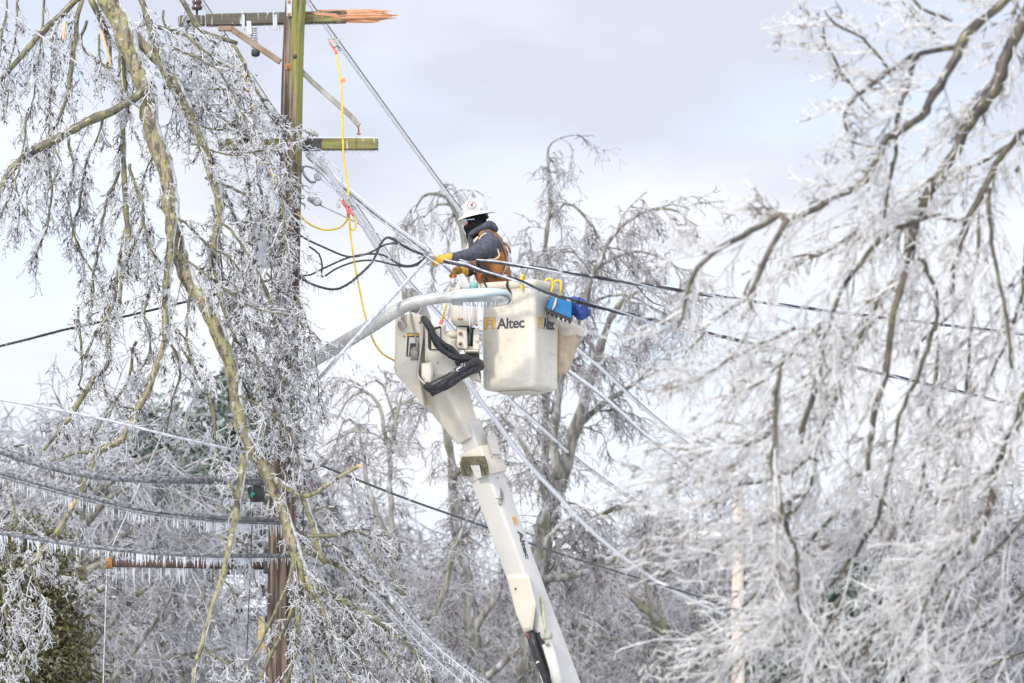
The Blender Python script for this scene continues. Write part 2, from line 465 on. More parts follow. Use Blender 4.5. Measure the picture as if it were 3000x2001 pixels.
M_bundle = mat('iced telecom cable', (0.05, 0.05, 0.052), (0.34, 0.34, 0.35), 34, 0.35, 0.5, (1, 1, 1), .38, .72, coat=0.3)
M_wire = mat('bare aluminium wire', (0.09, 0.09, 0.09), (0.20, 0.20, 0.20), 30, 0.45, metal=.2)
M_wire_iced = mat('iced wire', (0.34, 0.345, 0.36), (0.60, 0.61, 0.63), 20, 0.2, 0.4, coat=.7)
M_yellow = mat('yellow jumper cable', (0.72, 0.46, 0.02), (0.80, 0.56, 0.05), 12, 0.4)
M_red = mat('red orange sleeve', (0.62, 0.07, 0.03), (0.72, 0.12, 0.05), 15, 0.45)
M_redpink = mat('red tape sleeve', (0.70, 0.10, 0.10), (0.80, 0.25, 0.22), 40, 0.45)
M_bronze = mat('grey bronze clamp', (0.30, 0.29, 0.25), (0.48, 0.47, 0.42), 40, 0.4, metal=.5)
M_trans = mat('grey transformer paint', (0.60, 0.62, 0.63), (0.70, 0.72, 0.73), 6, 0.35, 0.05, coat=.3)
M_porc = mat('grey porcelain', (0.30, 0.32, 0.33), (0.46, 0.48, 0.49), 10, 0.2, coat=.6)
M_darkporc = mat('dark porcelain', (0.045, 0.02, 0.025), (0.09, 0.04, 0.045), 10, 0.2, coat=.6)
M_cream = mat('cream fibreglass', (0.565, 0.515, 0.415), (0.625, 0.58, 0.485), 3.0, 0.42, 0.04, coat=0.15)
over(M_cream, (0.55, 0.44, 0.27), 5, 0.56, 0.80, (1, 1, 0.35), (2, 7, 3), .55)
over(M_cream, (0.36, 0.33, 0.27), 22, 0.61, 0.74, (1, 1, 0.22), (5, 2, 3), .45)
over(M_cream, (0.20, 0.17, 0.13), 90, 0.70, 0.74, (1, 1, 0.6), (9, 2, 3), .5)
M_bucket = mat('dirty cream bucket fibreglass', (0.60, 0.55, 0.445), (0.66, 0.615, 0.515), 2.2, 0.4, 0.04, coat=0.15)
over(M_bucket, (0.50, 0.41, 0.25), 3.2, 0.48, 0.72, (1, 1, 0.6), (2, 7, 3), .5)
over(M_bucket, (0.44, 0.41, 0.35), 26, 0.52, 0.76, (1, 1, 0.07), (5, 2, 3), .42)
over(M_bucket, (0.33, 0.31, 0.28), 7, 0.56, 0.70, (1, 1, 2.6), (1, 2, 8), .38)
over(M_bucket, (0.17, 0.15, 0.12), 80, 0.69, 0.74, (1, 1, 1.5), (9, 2, 3), .6)
M_boom = mat('white boom paint', (0.51, 0.49, 0.45), (0.56, 0.54, 0.50), 2.5, 0.35, 0.03, coat=0.2)
over(M_boom, (0.58, 0.50, 0.36), 4, 0.56, 0.76, (1, 1, 0.5), (2, 7, 3), .5)
over(M_boom, (0.24, 0.20, 0.15), 60, 0.68, 0.72, (1, 1, 0.7), (6, 2, 3), .5)
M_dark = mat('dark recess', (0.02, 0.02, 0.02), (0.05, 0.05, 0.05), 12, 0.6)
M_bronzeblock = mat('olive bronze block', (0.075, 0.065, 0.035), (0.15, 0.13, 0.075), 22, 0.45, 0.1)
M_grey_steel = mat('dark grey sheave', (0.16, 0.15, 0.14), (0.30, 0.28, 0.26), 20, 0.5, 0.1)
M_rope = mat('grey tan rope', (0.22, 0.19, 0.15), (0.34, 0.31, 0.26), 60, 0.8, 0.3)
M_amber = mat('amber emblem ink', (0.72, 0.38, 0.03), (0.60, 0.36, 0.10), 18, 0.5)
M_navy_ink = mat('charcoal lettering ink', (0.025, 0.028, 0.04), (0.08, 0.08, 0.09), 25, 0.5)
M_blue = mat('bright blue bag', (0.003, 0.11, 0.29), (0.006, 0.16, 0.38), 10, 0.5, 0.2)
M_bluedark = mat('dark blue pouch', (0.018, 0.04, 0.17), (0.04, 0.085, 0.30), 18, 0.75, 0.8)
M_canvas = mat('natural canvas', (0.40, 0.31, 0.20), (0.54, 0.45, 0.32), 12, 0.8, 0.3)
M_hook = mat('yellow plastic hook', (0.75, 0.47, 0.01), (0.82, 0.60, 0.04), 14, 0.4)
M_hoodie = mat('charcoal hoodie', (0.055, 0.060, 0.074), (0.095, 0.10, 0.12), 24, 0.9, 0.5, bscale=16, spec=.2)
M_balac = mat('black knit balaclava', (0.006, 0.006, 0.008), (0.016, 0.016, 0.018), 60, 0.95, 0.3, spec=.15)
M_vest = mat('brown duck canvas vest', (0.27, 0.108, 0.034), (0.38, 0.165, 0.058), 14, 0.85, 0.7, bscale=12, spec=.2)
M_fleece = mat('cream fleece edging', (0.60, 0.50, 0.32), (0.70, 0.60, 0.42), 60, 0.9, 0.4)
M_skin = mat('wind-reddened skin', (0.52, 0.24, 0.18), (0.62, 0.32, 0.24), 30, 0.5)
M_glove = mat('yellow leather glove', (0.60, 0.30, 0.015), (0.70, 0.38, 0.04), 22, 0.65, 0.4, bscale=26)
over(M_glove, (0.20, 0.10, 0.02), 18, 0.60, 0.74, seed=(3, 1, 1), amount=.8)
M_glove_dirty = mat('soiled leather glove', (0.26, 0.13, 0.02), (0.45, 0.24, 0.04), 26, 0.65, 0.4, bscale=26)
M_helmet = mat('white hard hat', (0.50, 0.495, 0.475), (0.55, 0.545, 0.53), 5, 0.28, coat=.4)
M_strap = mat('brown harness strap', (0.16, 0.085, 0.05), (0.26, 0.15, 0.09), 40, 0.7, 0.2)
M_clear = mat('safety glasses', (0.62, 0.66, 0.68), None, 5, 0.05, coat=1)
M_orange = mat('orange grip', (0.80, 0.16, 0.02), (0.85, 0.22, 0.05), 20, 0.45)
M_green = mat('green plastic', (0.01, 0.20, 0.12), (0.02, 0.28, 0.17), 20, 0.4)
M_newpole = mat('pale new pole wood', (0.50, 0.42, 0.34), (0.60, 0.53, 0.44), 20, 0.7, 0.4, (1, 1, 0.06))
over(M_newpole, (0.36, 0.15, 0.08), 6, 0.60, 0.70, (1, 1, .2), (1, 2, 3), .7)
M_whitearm = mat('pale fibreglass crossarm', (0.62, 0.61, 0.56), (0.70, 0.69, 0.65), 5, 0.5)
M_cedar = mat('olive evergreen foliage', (0.05, 0.048, 0.014), (0.125, 0.11, 0.036), 4, 0.7, 0, lo=.3, hi=.7)
over(M_cedar, (0.48, 0.47, 0.40), 6, 0.54, 0.68, seed=(3, 1, 5), amount=.75)
M_pine = mat('frosted pine foliage', (0.035, 0.06, 0.035), (0.11, 0.15, 0.10), 4, 0.7, 0, lo=.3, hi=.7)
over(M_pine, (0.52, 0.54, 0.58), 3.5, 0.50, 0.66, seed=(3, 1, 5), amount=.8)
M_ground = mat('frozen grass and snow', (0.30, 0.32, 0.28), (0.62, 0.64, 0.68), 0.4, 0.7, 0.2)
M_road = mat('wet asphalt', (0.045, 0.045, 0.048), (0.07, 0.07, 0.075), 3, 0.4, 0.1)
M_paint_y = mat('road line yellow', (0.60, 0.42, 0.05), (0.5, 0.36, 0.08), 5, 0.6)
M_siding = mat('pale house siding', (0.55, 0.55, 0.53), (0.62, 0.62, 0.60), 3, 0.6, 0.3, (0.1, 1, 8))
M_roof = mat('snowy roof', (0.62, 0.64, 0.68), (0.74, 0.75, 0.78), 2, 0.5, 0.2)
M_winglass = mat('house window glass', (0.10, 0.12, 0.14), (0.2, 0.22, 0.25), 2, 0.1)
M_yellowpost = mat('yellow wood post', (0.50, 0.38, 0.14), (0.58, 0.45, 0.2), 12, 0.7)

# pole: algae on the east side, creosote strip on the west side, both above the cable zone
over(M_pole, (0.25, 0.25, 0.045), 9, 0.58, 0.80, (1, 1, 0.25), (1, 3, 2.2), 0.88, axis=(0.93, -0.3, 0, 0.42), zgate=(8.9, 10.2))
over(M_pole, (0.028, 0.02, 0.018), 4, 0.96, 1.06, (1, 1, 0.3), (6, 3, 1), 0.9, axis=(-0.95, -0.2, 0, 0.55))

# ------------------------------------------------------------------ ground, road
g = MB(); s = 3000.0
g.add([[-s, -s, 0], [s, -s, 0], [s, s, 0], [-s, s, 0]], np.array([0, 1, 2, 3]))
tag(g.build('ground', M_ground), kind='structure')
r = MB()
r.add([[-400, 56, .004], [400, 56, .004], [400, 64, .004], [-400, 64, .004]], np.array([0, 1, 2, 3]))
r.add([[-400, 59.9, .008], [400, 59.9, .008], [400, 60.1, .008], [-400, 60.1, .008]], np.array([0, 1, 2, 3]), 1)
tag(r.build('road', [M_road, M_paint_y]), kind='structure')
k = MB(); k.box((0, 55.9, 0.06), (400, 0.09, 0.07), bev=.01)
tag(k.build('kerb', mat('concrete kerb', (0.35, 0.35, 0.34), (0.45, 0.45, 0.44), 8, .8)), kind='structure')

# ------------------------------------------------------------------ twig growth (vectorised)
def grow(base, d, length, K, droop, wig, rng):
    N = len(base); p = base.copy(); d = norm(d); out = [p.copy()]
    st = (length / (K - 1))[:, None]
    droop = np.broadcast_to(np.asarray(droop, float), (3,)) if np.ndim(droop) else np.array([0, 0, -float(droop)])
    for k in range(K - 1):
        d = norm(d + droop / (K - 1) * 2 + wig * rng.normal(size=(N, 3)))
        p = p + d * st; out.append(p.copy())
    return np.stack(out, 1)

def fork(paths, m, t0, t1, spread, rng, along=0.8, flat=1.0):
    """m side shoots per path: base points and directions"""
    N, K = paths.shape[:2]
    t = t0 + (t1 - t0) * (np.arange(m)[None, :] + rng.random((N, m))) / m
    f = t * (K - 1); i = np.minimum(f.astype(int), K - 2); w = (f - i)[..., None]
    a = np.take_along_axis(paths, i[..., None], 1); b = np.take_along_axis(paths, (i + 1)[..., None], 1)
    base = (a * (1 - w) + b * w).reshape(-1, 3); tan = norm(b - a).reshape(-1, 3)
    rnd = rng.normal(size=tan.shape); rnd[:, 1] *= flat
    rnd = norm(rnd - tan * np.sum(rnd * tan, 1, keepdims=True))
    return base, norm(tan * along + rnd * spread), t.reshape(-1)

def limb(px, Y0, jit=0.0, step=0.07, rng=RNG, wob=0.008):
    """traced limb (x, y, radius px[, depth offset]) -> points and radii in metres"""
    a = np.array([(q + (0.0,))[:4] for q in [tuple(map(float, v)) for v in px]])
    pts = np.array([P(x, y, Y0 + dy) for x, y, _, dy in a]); rr = a[:, 2] * M(Y0)
    c = catmull(np.hstack([pts, rr[:, None]]), step)
    n = len(c)
    w = np.stack([np.convolve(rng.normal(size=n + 8), np.ones(5) / 5, 'same')[4:-4] for _ in range(3)], 1) * wob * 2.2
    w[0] = 0; w[-1] = 0
    c[:, :3] += w * np.minimum(1.0, c[:, 3:4] / 0.02 + 0.4)
    c[:, 3] *= 1 + 0.09 * rng.normal(size=n) * (c[:, 3] > 0.02)
    return c[:, :3], np.maximum(c[:, 3], 0.0025)

def sprays(mb, limbs, per_m, L, droop, spread, rng, r=(0.0065, 0.005, 0.004), m2=7, m3=4, l2=0.30, l3=0.085, bias=(0, 0, 0), flat=1.0, along=0.6, wig=0.16, mi=0, sides=3, t0=0.0, tipbud=1.0, wig3=0.3):
    """clothe limbs with drooping branchlets > twigs > twiglets"""
    B, D = [], []
    for pts, rr in limbs:
        seg = np.linalg.norm(np.diff(pts, axis=0), axis=1); cum = np.concatenate([[0], np.cumsum(seg)])
        n = max(1, int(cum[-1] * per_m)); s_ = cum[-1] * (t0 + (1 - t0) * (np.arange(n) + rng.random(n)) / n)
        i = np.clip(np.searchsorted(cum, s_) - 1, 0, len(pts) - 2)
        w = ((s_ - cum[i]) / np.maximum(seg[i], 1e-6))[:, None]
        b = pts[i] * (1 - w) + pts[i + 1] * w; t = norm(pts[i + 1] - pts[i])
        rnd = rng.normal(size=b.shape); rnd[:, 1] *= flat; rnd = norm(rnd - t * np.sum(rnd * t, 1, keepdims=True))
        B.append(b); D.append(norm(t * along + rnd * spread + np.asarray(bias)))
    B = np.vstack(B); D = np.vstack(D); N = len(B)
    len1 = L[0] + (L[1] - L[0]) * rng.random(N) ** 1.5
    p1 = grow(B, D, len1, 9, droop, wig, rng)
    mb.tubes(p1, np.linspace(r[0] * 1.4, r[1] * .8, 9)[None, :] * (0.7 + 0.6 * rng.random((N, 1))), sides, mi)
    b, d, _ = fork(p1, m2, 0.12, 1.0, 0.8, rng, 0.7, flat)
    len2 = l2 * (0.4 + 0.9 * rng.random(len(b))) * np.repeat(0.5 + 0.5 * len1 / L[1], m2)
    p2 = grow(b, d, len2, 5, np.asarray(droop) * 0.7, wig * 1.2, rng)
    mb.tubes(p2, np.linspace(r[1] * 1.1, r[2], 5)[None, :] * (0.7 + 0.6 * rng.random((len(b), 1))), sides, mi)
    if m3:
        b, d, _ = fork(p2, m3, 0.15, 1.0, 0.9, rng, 0.6, flat)
        p3 = grow(b, d, l3 * (0.4 + 1.1 * rng.random(len(b))), 3, np.asarray(droop) * 0.5, wig3, rng)
        mb.tubes(p3, np.array([r[2], r[2] * .95, r[2] * .8 * tipbud])[None, :] * (0.75 + 0.5 * rng.random((len(b), 1))), sides, mi)

def icicles(mb, pts, per_m, lo, hi, r, rng, mi=0, d=(0, 0, -1), spread=0.05, off=0.0, sides=4, power=2.0, clump=True):
    pts = np.asarray(pts, float)
    seg = np.linalg.norm(np.diff(pts, axis=0), axis=1); cum = np.concatenate([[0], np.cumsum(seg)])
    n = max(1, int(cum[-1] * per_m)); s_ = rng.random(n); s_ = np.sort(np.clip(s_ + .13 / max(cum[-1] * 2, 1) * np.sin(s_ * cum[-1] * 9 + rng.random() * 6), 0, 1)) * cum[-1]
    i = np.clip(np.searchsorted(cum, s_) - 1, 0, len(pts) - 2); w = ((s_ - cum[i]) / np.maximum(seg[i], 1e-6))[:, None]
    b = pts[i] * (1 - w) + pts[i + 1] * w
    dd = norm(np.asarray(d, float) + spread * rng.normal(size=(n, 3)))
    mb.cones(b + np.asarray(d, float) * off, dd, lo + (hi - lo) * rng.random(n) ** power, r * (0.6 + 0.7 * rng.random(n)), mi, sides)

# ------------------------------------------------------------------ utility pole with its crossarms
def zpt(z, Y): return P(0, 0, Y)
base = P(818, 2001, YP); base[2] = 0; base[0] -= 0.0
pole = thing('utility_pole', 'tall weathered brown utility pole with mossy broken crossarms and a snapped arm tip', 'utility pole', base)
b = MB()
keys = [(877, -140, 29.5), (857 + 5, 60, 30.5), (855, 250, 31.5), (852, 420, 32), (847, 640, 33), (840, 900, 35), (833, 1200, 37), (826, 1560, 40), (820, 2001, 42)]
pp = np.array([P(x, y, YP) for x, y, _ in keys]); rr = np.array([q[2] for q in keys]) * M(YP)
dn = pp[-1] - pp[-2]; last = pp[-1] + dn * (pp[-1][2] / -dn[2]); pp = np.vstack([pp, last]); rr = np.append(rr, 0.165)
c = catmull(np.hstack([pp, rr[:, None]]), 0.05)
S = 40; ang = np.arange(S) * 2 * math.pi / S
grain = 1 + 0.028 * np.sin(ang * 7 + 1) + 0.02 * np.sin(ang * 13 + 2) + 0.018 * RNG.normal(size=S)
crack = np.ones(S); crack[31] = .88; crack[26] = .9; crack[35] = .93
rings = []
for q in c:
    ca = np.where(np.sin(q[2] * 1.7 + ang * 3) > -0.2, crack, 1.0)
    rq = q[3] * grain * ca
    rings.append(np.stack([q[0] + rq * np.cos(ang), q[1] + rq * np.sin(ang), np.full(S, q[2])], 1))
b.loft(rings)
b.build('shaft', M_pole, pole)
for (x, y) in ((927 / 1.0 * 0 + 863, 165), (866, 580), (852, 1570 + 195)):
    kb = MB(); c0 = P(x, y, YP - 31 * M(YP)); kb.ball(c0 + np.array([0, .012, 0]), (0.022, 0.014, 0.022)); kb.build('knot', M_dark, pole)
for (x, y) in ((844, 195), (844, 665)):
    bo = MB(); c0 = P(x, y, YP - 0.105); bo.box(c0, (0.026, 0.006, 0.028), bev=.003); bo.box(c0 + np.array([0, -.012, 0]), (0.011, 0.01, 0.011), bev=.003); bo.build('bolt', M_rust, pole)
pl = MB(); pl.prism([(838, -60), (858, -60), (855, 48), (840, 48)], YP - 0.105, 0.014, .003)
po = pl.build('gain_plate', M_galv, pole)
for y in (5, 42):
    bo = MB(); c0 = P(847, y, YP - 0.118); bo.box(c0, (0.013, 0.007, 0.013), bev=.004); bo.build('bolt', M_rust, po)
# ground wire staples / conduit
cw = MB(); cw.tube(catmull([P(868, 480, YP - .09), P(862, 700, YP - .10), P(856, 1000, YP - .105), P(846, 1500, YP - .11), P(842, 2001, YP - .12), P(842, 2800, YP - .13)], .1), .005, 5)
cw.build('ground_wire', M_black, pole)
cd_ = MB(); cd_.tube([P(872, 1060, YP - .08), P(866, 1160, YP - .1), P(866, 1260, YP - .1)], .014, 8); cd_.build('conduit', M_trans, pole)
# upper crossarm, mounted on the camera side's back: passes behind the shaft
def beam(mb, p0, p1, hw, hh, mi=0, bev=.008):
    p0 = np.asarray(p0); p1 = np.asarray(p1); a = norm(p1 - p0); v = norm(np.cross(a, [0, 1.0, 0])); v = v if v[2] > 0 else -v
    u = np.cross(v, a)
    mb.box((p0 + p1) / 2, (np.linalg.norm(p1 - p0) / 2, hw, hh), np.array([a, u, v]), bev, mi)
YA = YP + 0.13
arm = MB(); beam(arm, P(603, 60, YA), P(1015, 50, YA), .05, 17.5 * M(YA))
ao = arm.build('crossarm', M_arm_dark, pole, 'dark iced upper crossarm snapped off at its right end')
e = MB(); beam(e, P(522, 62, YA + .02), P(600, 61, YA + .02), .048, 15 * M(YA)); e.build('crossarm_end', M_arm_dark, ao)
arm2 = MB(); beam(arm2, P(890, 53, YA - .003), P(1000, 50, YA - .003), .051, 16.5 * M(YA)); arm2.build('mossy_stub', M_arm, ao)
sp = MB(); rs = np.random.default_rng(5)
for i in range(20):
    v = rs.uniform(-15, 13); dep = rs.uniform(-.048, .048)
    x0 = rs.uniform(925, 990) if v < 0 else rs.uniform(945, 1000); x1 = rs.uniform(1120, 1174) - abs(v) * 1.2
    q0 = P(x0, 50 + v * .95, YA + dep); q1 = P(x1, 47 + v * 1.0 + rs.uniform(-3, 3) + (7 if v > 8 else 0), YA + dep)
    h = rs.uniform(.012, .024)
    a_ = norm(q1 - q0); wv = np.array([0, .012, 0])
    sp.hull([q0 + wv, q0 - wv, q0 + [0, 0, h], q0 - [0, 0, h], (q0 * .3 + q1 * .7) + [0, 0, h * .9], (q0 * .3 + q1 * .7) - [0, 0, h * .9], (q0 * .3 + q1 * .7) + wv, (q0 * .3 + q1 * .7) - wv, q1 + [0, 0, .003], q1 - [0, 0, .002]])
sp.hull([P(905, 36, YA - .06), P(985, 40, YA - .06), P(1000, 52, YA - .06), P(930, 44, YA - .06), P(905, 36, YA + .04), P(985, 40, YA + .04), P(1000, 52, YA + .04)])
beam(sp, P(955, 48, YA + .005), P(1122, 46, YA + .005), .036, .040)
sp.build('splintered_end', M_split, ao)
for x, w in ((712, 5), (805, 7)):
    cl = MB(); cl.prism([(x - w, 33), (x + w, 33), (x + w + 1, 88), (x - w + 2, 88)], YA - .062, .016, .003)
    cl.ball(P(x, 37, YA - .07), .016); cl.build('clamp_bracket', M_galv, ao)
ic = MB(); icicles(ic, [P(525, 78, YA - .03), P(700, 79, YA - .03), P(850, 74, YA - .03)], 70, .01, .09, .0045, RNG)
icicles(ic, [P(890, 70, YA - .02), P(960, 66, YA - .02), P(1060, 60, YA - .02)], 60, .01, .05, .004, RNG)
ic.build('ice', M_ice, ao)['kind'] = 'stuff'
# steel brace with bent ends
br = MB()
def strip(mb, px, Y, w, t=.03, mi=0):
    for (a_, b_) in zip(px[:-1], px[1:]):
        beam(mb, P(*a_, Y), P(*b_, Y), t, w * M(Y), mi, .004)
strip(br, [(640, 84), (680, 84)], YA - .075, 7); strip(br, [(676, 83), (700, 100), (822, 182)], YA - .075, 8.5, .022)
bo_ = br.build('brace', mat('worn wooden brace', (0.22, 0.15, 0.09), (0.34, 0.27, 0.19), 14, .6, .4, (0.3, 1, 0.3)), pole)
br = MB(); strip(br, [(880, 205), (915, 240), (1028, 340), (1052, 368)], YA - .03, 7.5, .022)
bo2 = br.build('brace', mat('iced wooden brace', (0.20, 0.17, 0.13), (0.40, 0.38, 0.34), 14, .4, .4, (0.3, 1, 0.3), coat=.6), pole, 'iced wooden brace hanging loose under the snapped arm tip')
bb = MB(); bb.tube([P(1050, 366, YA - .03), P(1051, 388, YA - .03)], .008, 8); bb.ball(P(1051, 392, YA - .03), (.02, .02, .012)); bb.build('bolt', M_rust, bo2)
# lower crossarm
YB = YP + 0.13
a2 = MB(); beam(a2, P(640, 424, YB), P(1108, 423, YB), .05, 16.5 * M(YB))
lo_ = a2.build('crossarm', M_arm, pole, 'yellow green mossy lower crossarm with small icicles')
a3 = MB(); beam(a3, P(884, 424, YB - .02), P(940, 424, YB - .02), .055, 17 * M(YB)); a3.build('dark_gain', M_dark, lo_)
ic = MB(); icicles(ic, [P(890, 440, YB), P(1108, 439, YB)], 75, .008, .10, .004, RNG)
icicles(ic, [P(884, 408, YB - .04), P(1108, 406, YB - .04)], 60, .006, .03, .005, RNG)
beam(ic, P(886, 406, YB), P(1108, 405, YB), .05, .004); ic.build('ice', M_ice, lo_)['kind'] = 'stuff'

# fuse cut-out hanging from the upper crossarm
fc = thing('fuse_cutout', 'grey ribbed porcelain fuse cutout hanging below the upper crossarm', 'fuse cutout', P(745, 90, YA - .05))
m_ = MB(); prof = []
c0 = P(742, 74, YA - .06); dn = norm(P(747, 150, YA - .06) - c0)
for i in range(9):
    h = .02 + i * .022; prof += [(h, .022), (h + .008, .036), (h + .013, .036), (h + .018, .022)]
m_.lathe(c0, dn, prof, 18); m_.build('insulator', M_porc, fc)
m_ = MB(); m_.lathe(P(748, 143, YA - .06), dn, [(0, .03), (.02, .04), (.05, .042), (.07, .034), (.075, .02)], 16); m_.build('cap', M_dark, fc)
m_ = MB(); m_.prism([(722, 62), (735, 62), (738, 100), (726, 100)], YA - .1, .02, .003); m_.build('bracket', M_trans, fc)
m_ = MB(); icicles(m_, [P(730, 155, YA - .06), P(760, 155, YA - .06)], 120, .02, .08, .004, RNG); m_.build('ice', M_ice, fc)['kind'] = 'stuff'
# pin insulator on the left end
pi_ = thing('pin_insulator', 'dark brown pin insulator standing on the left end of the upper crossarm', 'insulator', P(577, 40, YA))
m_ = MB(); c0 = P(577, 30, YA + .02); m_.lathe(c0, (0, 0, 1), [(-.05, .01), (0, .012), (.005, .05), (.03, .055), (.05, .035), (.06, .045), (.09, .05), (.1, .03), (.11, .02)], 18)
m_.build('shed', M_darkporc, pi_)
m_ = MB(); m_.tube([P(577, 46, YA + .02), P(577, 20, YA + .02)], .01); m_.build('pin', M_galv, pi_)

# fibreglass rod with dead-end insulator above the lower crossarm
rod = thing('fibreglass_rod', 'pale horizontal fibreglass rod with a wired insulator above the lower crossarm', 'insulator rod', P(790, 382, YP - .2))
m_ = MB(); m_.tube([P(630, 381, YP - .16), P(900, 382, YP - .16)], .011, 8); m_.build('rod', M_wire_iced, rod)
m_ = MB(); q0 = P(896, 382, YP - .16); dd = norm(P(930, 396, YP - .16) - q0)
m_.lathe(q0, dd, [(0, .012), (.01, .028), (.03, .018), (.045, .034), (.06, .018), (.08, .034), (.095, .016), (.12, .02), (.13, .008)], 14); m_.build('insulator', M_bronze, rod)
m_ = MB(); m_.tube(catmull([P(908, 395, YP - .16), P(880, 425, YP - .16), P(850, 470, YP - .15), P(835, 500, YP - .15)], .03), .008, 6); m_.build('lead', M_rope, rod)
m_ = MB(); icicles(m_, [P(840, 386, YP - .16), P(935, 402, YP - .16)], 60, .01, .06, .005, RNG); m_.build('ice', M_ice, rod)['kind'] = 'stuff'

# transformer on the far-left side of the pole, behind branches
tx = P(782, 700, YP + .35)
tr = thing('transformer', 'grey pole transformer can half hidden by iced twigs left of the pole', 'transformer', tx)
m_ = MB(); R_ = 46 * M(YP + .35); H_ = 165 * M(YP + .35)
m_.lathe(tx, (0, 0, 1), [(-H_ / 2, R_ * .9), (-H_ / 2 + .02, R_), (H_ / 2 - .09, R_), (H_ / 2 - .085, R_ * 1.06), (H_ / 2 - .06, R_ * 1.06), (H_ / 2 - .05, R_ * .98), (H_ / 2, R_ * .55), (H_ / 2 + .01, R_ * .2)], 28); m_.build('tank', M_trans, tr)
m_ = MB(); c0 = tx + [0, 0, H_ / 2]
prof = [(0, .035), (.02, .03)]
for i in range(4): prof += [(.03 + i * .022, .022), (.037 + i * .022, .038), (.045 + i * .022, .022)]
prof += [(.125, .016), (.14, .03), (.15, .03), (.155, .01)]
m_.lathe(c0, (0, 0, 1), prof, 16); m_.build('bushing', M_porc, tr)
m_ = MB(); m_.box(tx + [R_ + .06, 0, .1], (.08, .03, .03)); m_.build('mounting_bracket', M_galv, tr)

# pulley blocks on the right of the pole
for i, (pts, lab) in enumerate(((((884, 492), (905, 500), (925, 520)), 'upper grey pulley block on the right of the pole below the mossy crossarm'), (((886, 577), (905, 585), (930, 592)), 'lower grey pulley block on the right of the pole above the yellow cable loop'))):
    pb = thing('pulley_block', lab, 'pulley', P(*pts[1], YP - .02), 'pulley blocks on the pole')
    q0, q1, q2 = [P(x, y, YP - .03) for x, y in pts]
    m_ = MB()
    if i == 0:
        m_.tube(catmull([q0 - [.0, 0, .005], P(898, 487, YP - .03), P(925, 497, YP - .03), P(940, 512, YP - .03)], .01), .009, 8)
        m_.tube(catmull([q0, P(893, 515, YP - .03), P(910, 533, YP - .03), P(926, 533, YP - .03)], .01), np.linspace(.008, .02, 11)[:len(catmull([q0, P(893, 515, YP - .03), P(910, 533, YP - .03), P(926, 533, YP - .03)], .01))] if False else .012, 8)
    else:
        a_ = norm(q2 - q0); v = np.cross(a_, [0, 1.0, 0])
        m_.hull([p for off in (-.03, .03) for p in [q0 + a_ * .05 + v * .014 + [0, off, 0], q0 + a_ * .05 - v * .014 + [0, off, 0], q2 + v * .04 + [0, off, 0], q2 - v * .04 + [0, off, 0], q2 + a_ * .04 + v * .012 + [0, off, 0], q2 + a_ * .04 - v * .012 + [0, off, 0]]])
    m_.build('side_plate' if i else 'gaff_hook', M_grey_steel if i else mat('blue grey steel', (0.14, 0.16, 0.17), (0.24, 0.26, 0.27), 20, .4), pb)
    m_ = MB(); w0 = P(931, 518, YP - .03) if i == 0 else q2
    m_.lathe(w0 - [0, .035, 0], (0, 1, 0), [(0, .03), (.005, .036), (.015, .036), (.025, .02), (.045, .02), (.055, .036), (.065, .036), (.07, .03)], 18); m_.build('sheave', M_porc, pb)
    m_ = MB(); th = np.linspace(0, 2 * math.pi, 15); m_.tube([q0 + [.018 * math.cos(t), 0, .018 * math.sin(t)] for t in th], .006, 6); m_.build('eye', M_grey_steel, pb)

# strut pipe of the sidewalk guy
st = thing('guy_strut', 'rusty brown horizontal guy strut pipe fringed with icicles left of the pole', 'guy strut', P(800, 1657, YP))
m_ = MB(); m_.cyl(P(322, 1650, YP - .1), P(790, 1658, YP - .02), .036, .036, 14); m_.build('pipe', M_brown_pipe, st)
m_ = MB(); m_.cyl(P(310, 1650, YP - .1), P(330, 1650, YP - .1), .055, .05, 14, bev=.01); m_.build('end_fitting', M_rust, st)
m_ = MB(); m_.box(P(783, 1658, YP - .03), (.035, .05, .07)); m_.build('pole_bracket', M_dark, st)
m_ = MB(); icicles(m_, [P(312, 1662, YP - .1), P(775, 1669, YP - .02)], 30, .05, .19, .0075, RNG, power=1.0)
icicles(m_, [P(312, 1638, YP - .13), P(775, 1646, YP - .06)], 24, .015, .06, .006, RNG, power=1.0); m_.build('ice', M_ice, st)['kind'] = 'stuff'

# ------------------------------------------------------------------ wires
def path_px(px, step=.25):
    """(x,y,Y) control points; depth runs perspectively between them"""
    return catmull(np.array([P(x, y, Y) for x, y, Y in px]), step)

def wire(name, label, cat, px, r, m, group=None, ice=None, sides=6, step=.2, frost=None, parts='conductor'):
    pts = path_px(px, step)
    o = thing(name, label, cat, pts[0], group)
    m_ = MB(); m_.tube(pts, r * (1.25 if frost else 1), sides); m_.build(parts, m, o)
    if frost:
        n, lo, hi, d = frost[:4]; fk = frost[4] if len(frost) > 4 else 1.0
        m_ = MB()
        seg = pts - np.array([0, 0, r]); d = norm(d)
        m_.tube(pts + d * r * (.4 + 1.7 * fk), r * 2.3 * fk, 6)
        icicles(m_, seg, n, lo, hi, .0065, RNG, d=d, spread=.35, sides=3, power=1.2)
        m_.build('frost', M_frost if fk == 1 else M_wire_iced, o)['kind'] = 'stuff'
    if ice:
        n, lo, hi, ri = ice
        m_ = MB(); icicles(m_, pts - np.array([0, 0, r * .7]), n, lo, hi, ri, RNG, power=1.4); m_.build('ice', M_ice, o)['kind'] = 'stuff'
    return o

def persp(px, Y0, Y1):
    """spread depth along an image polyline as a straight receding line would"""
    a = np.array(px, float); d = np.concatenate([[0], np.cumsum(np.linalg.norm(np.diff(a, axis=0), axis=1))]); t = d / d[-1]
    return [(x, y, 1 / ((1 - u) / Y0 + u / Y1)) for (x, y), u in zip(a, t)]

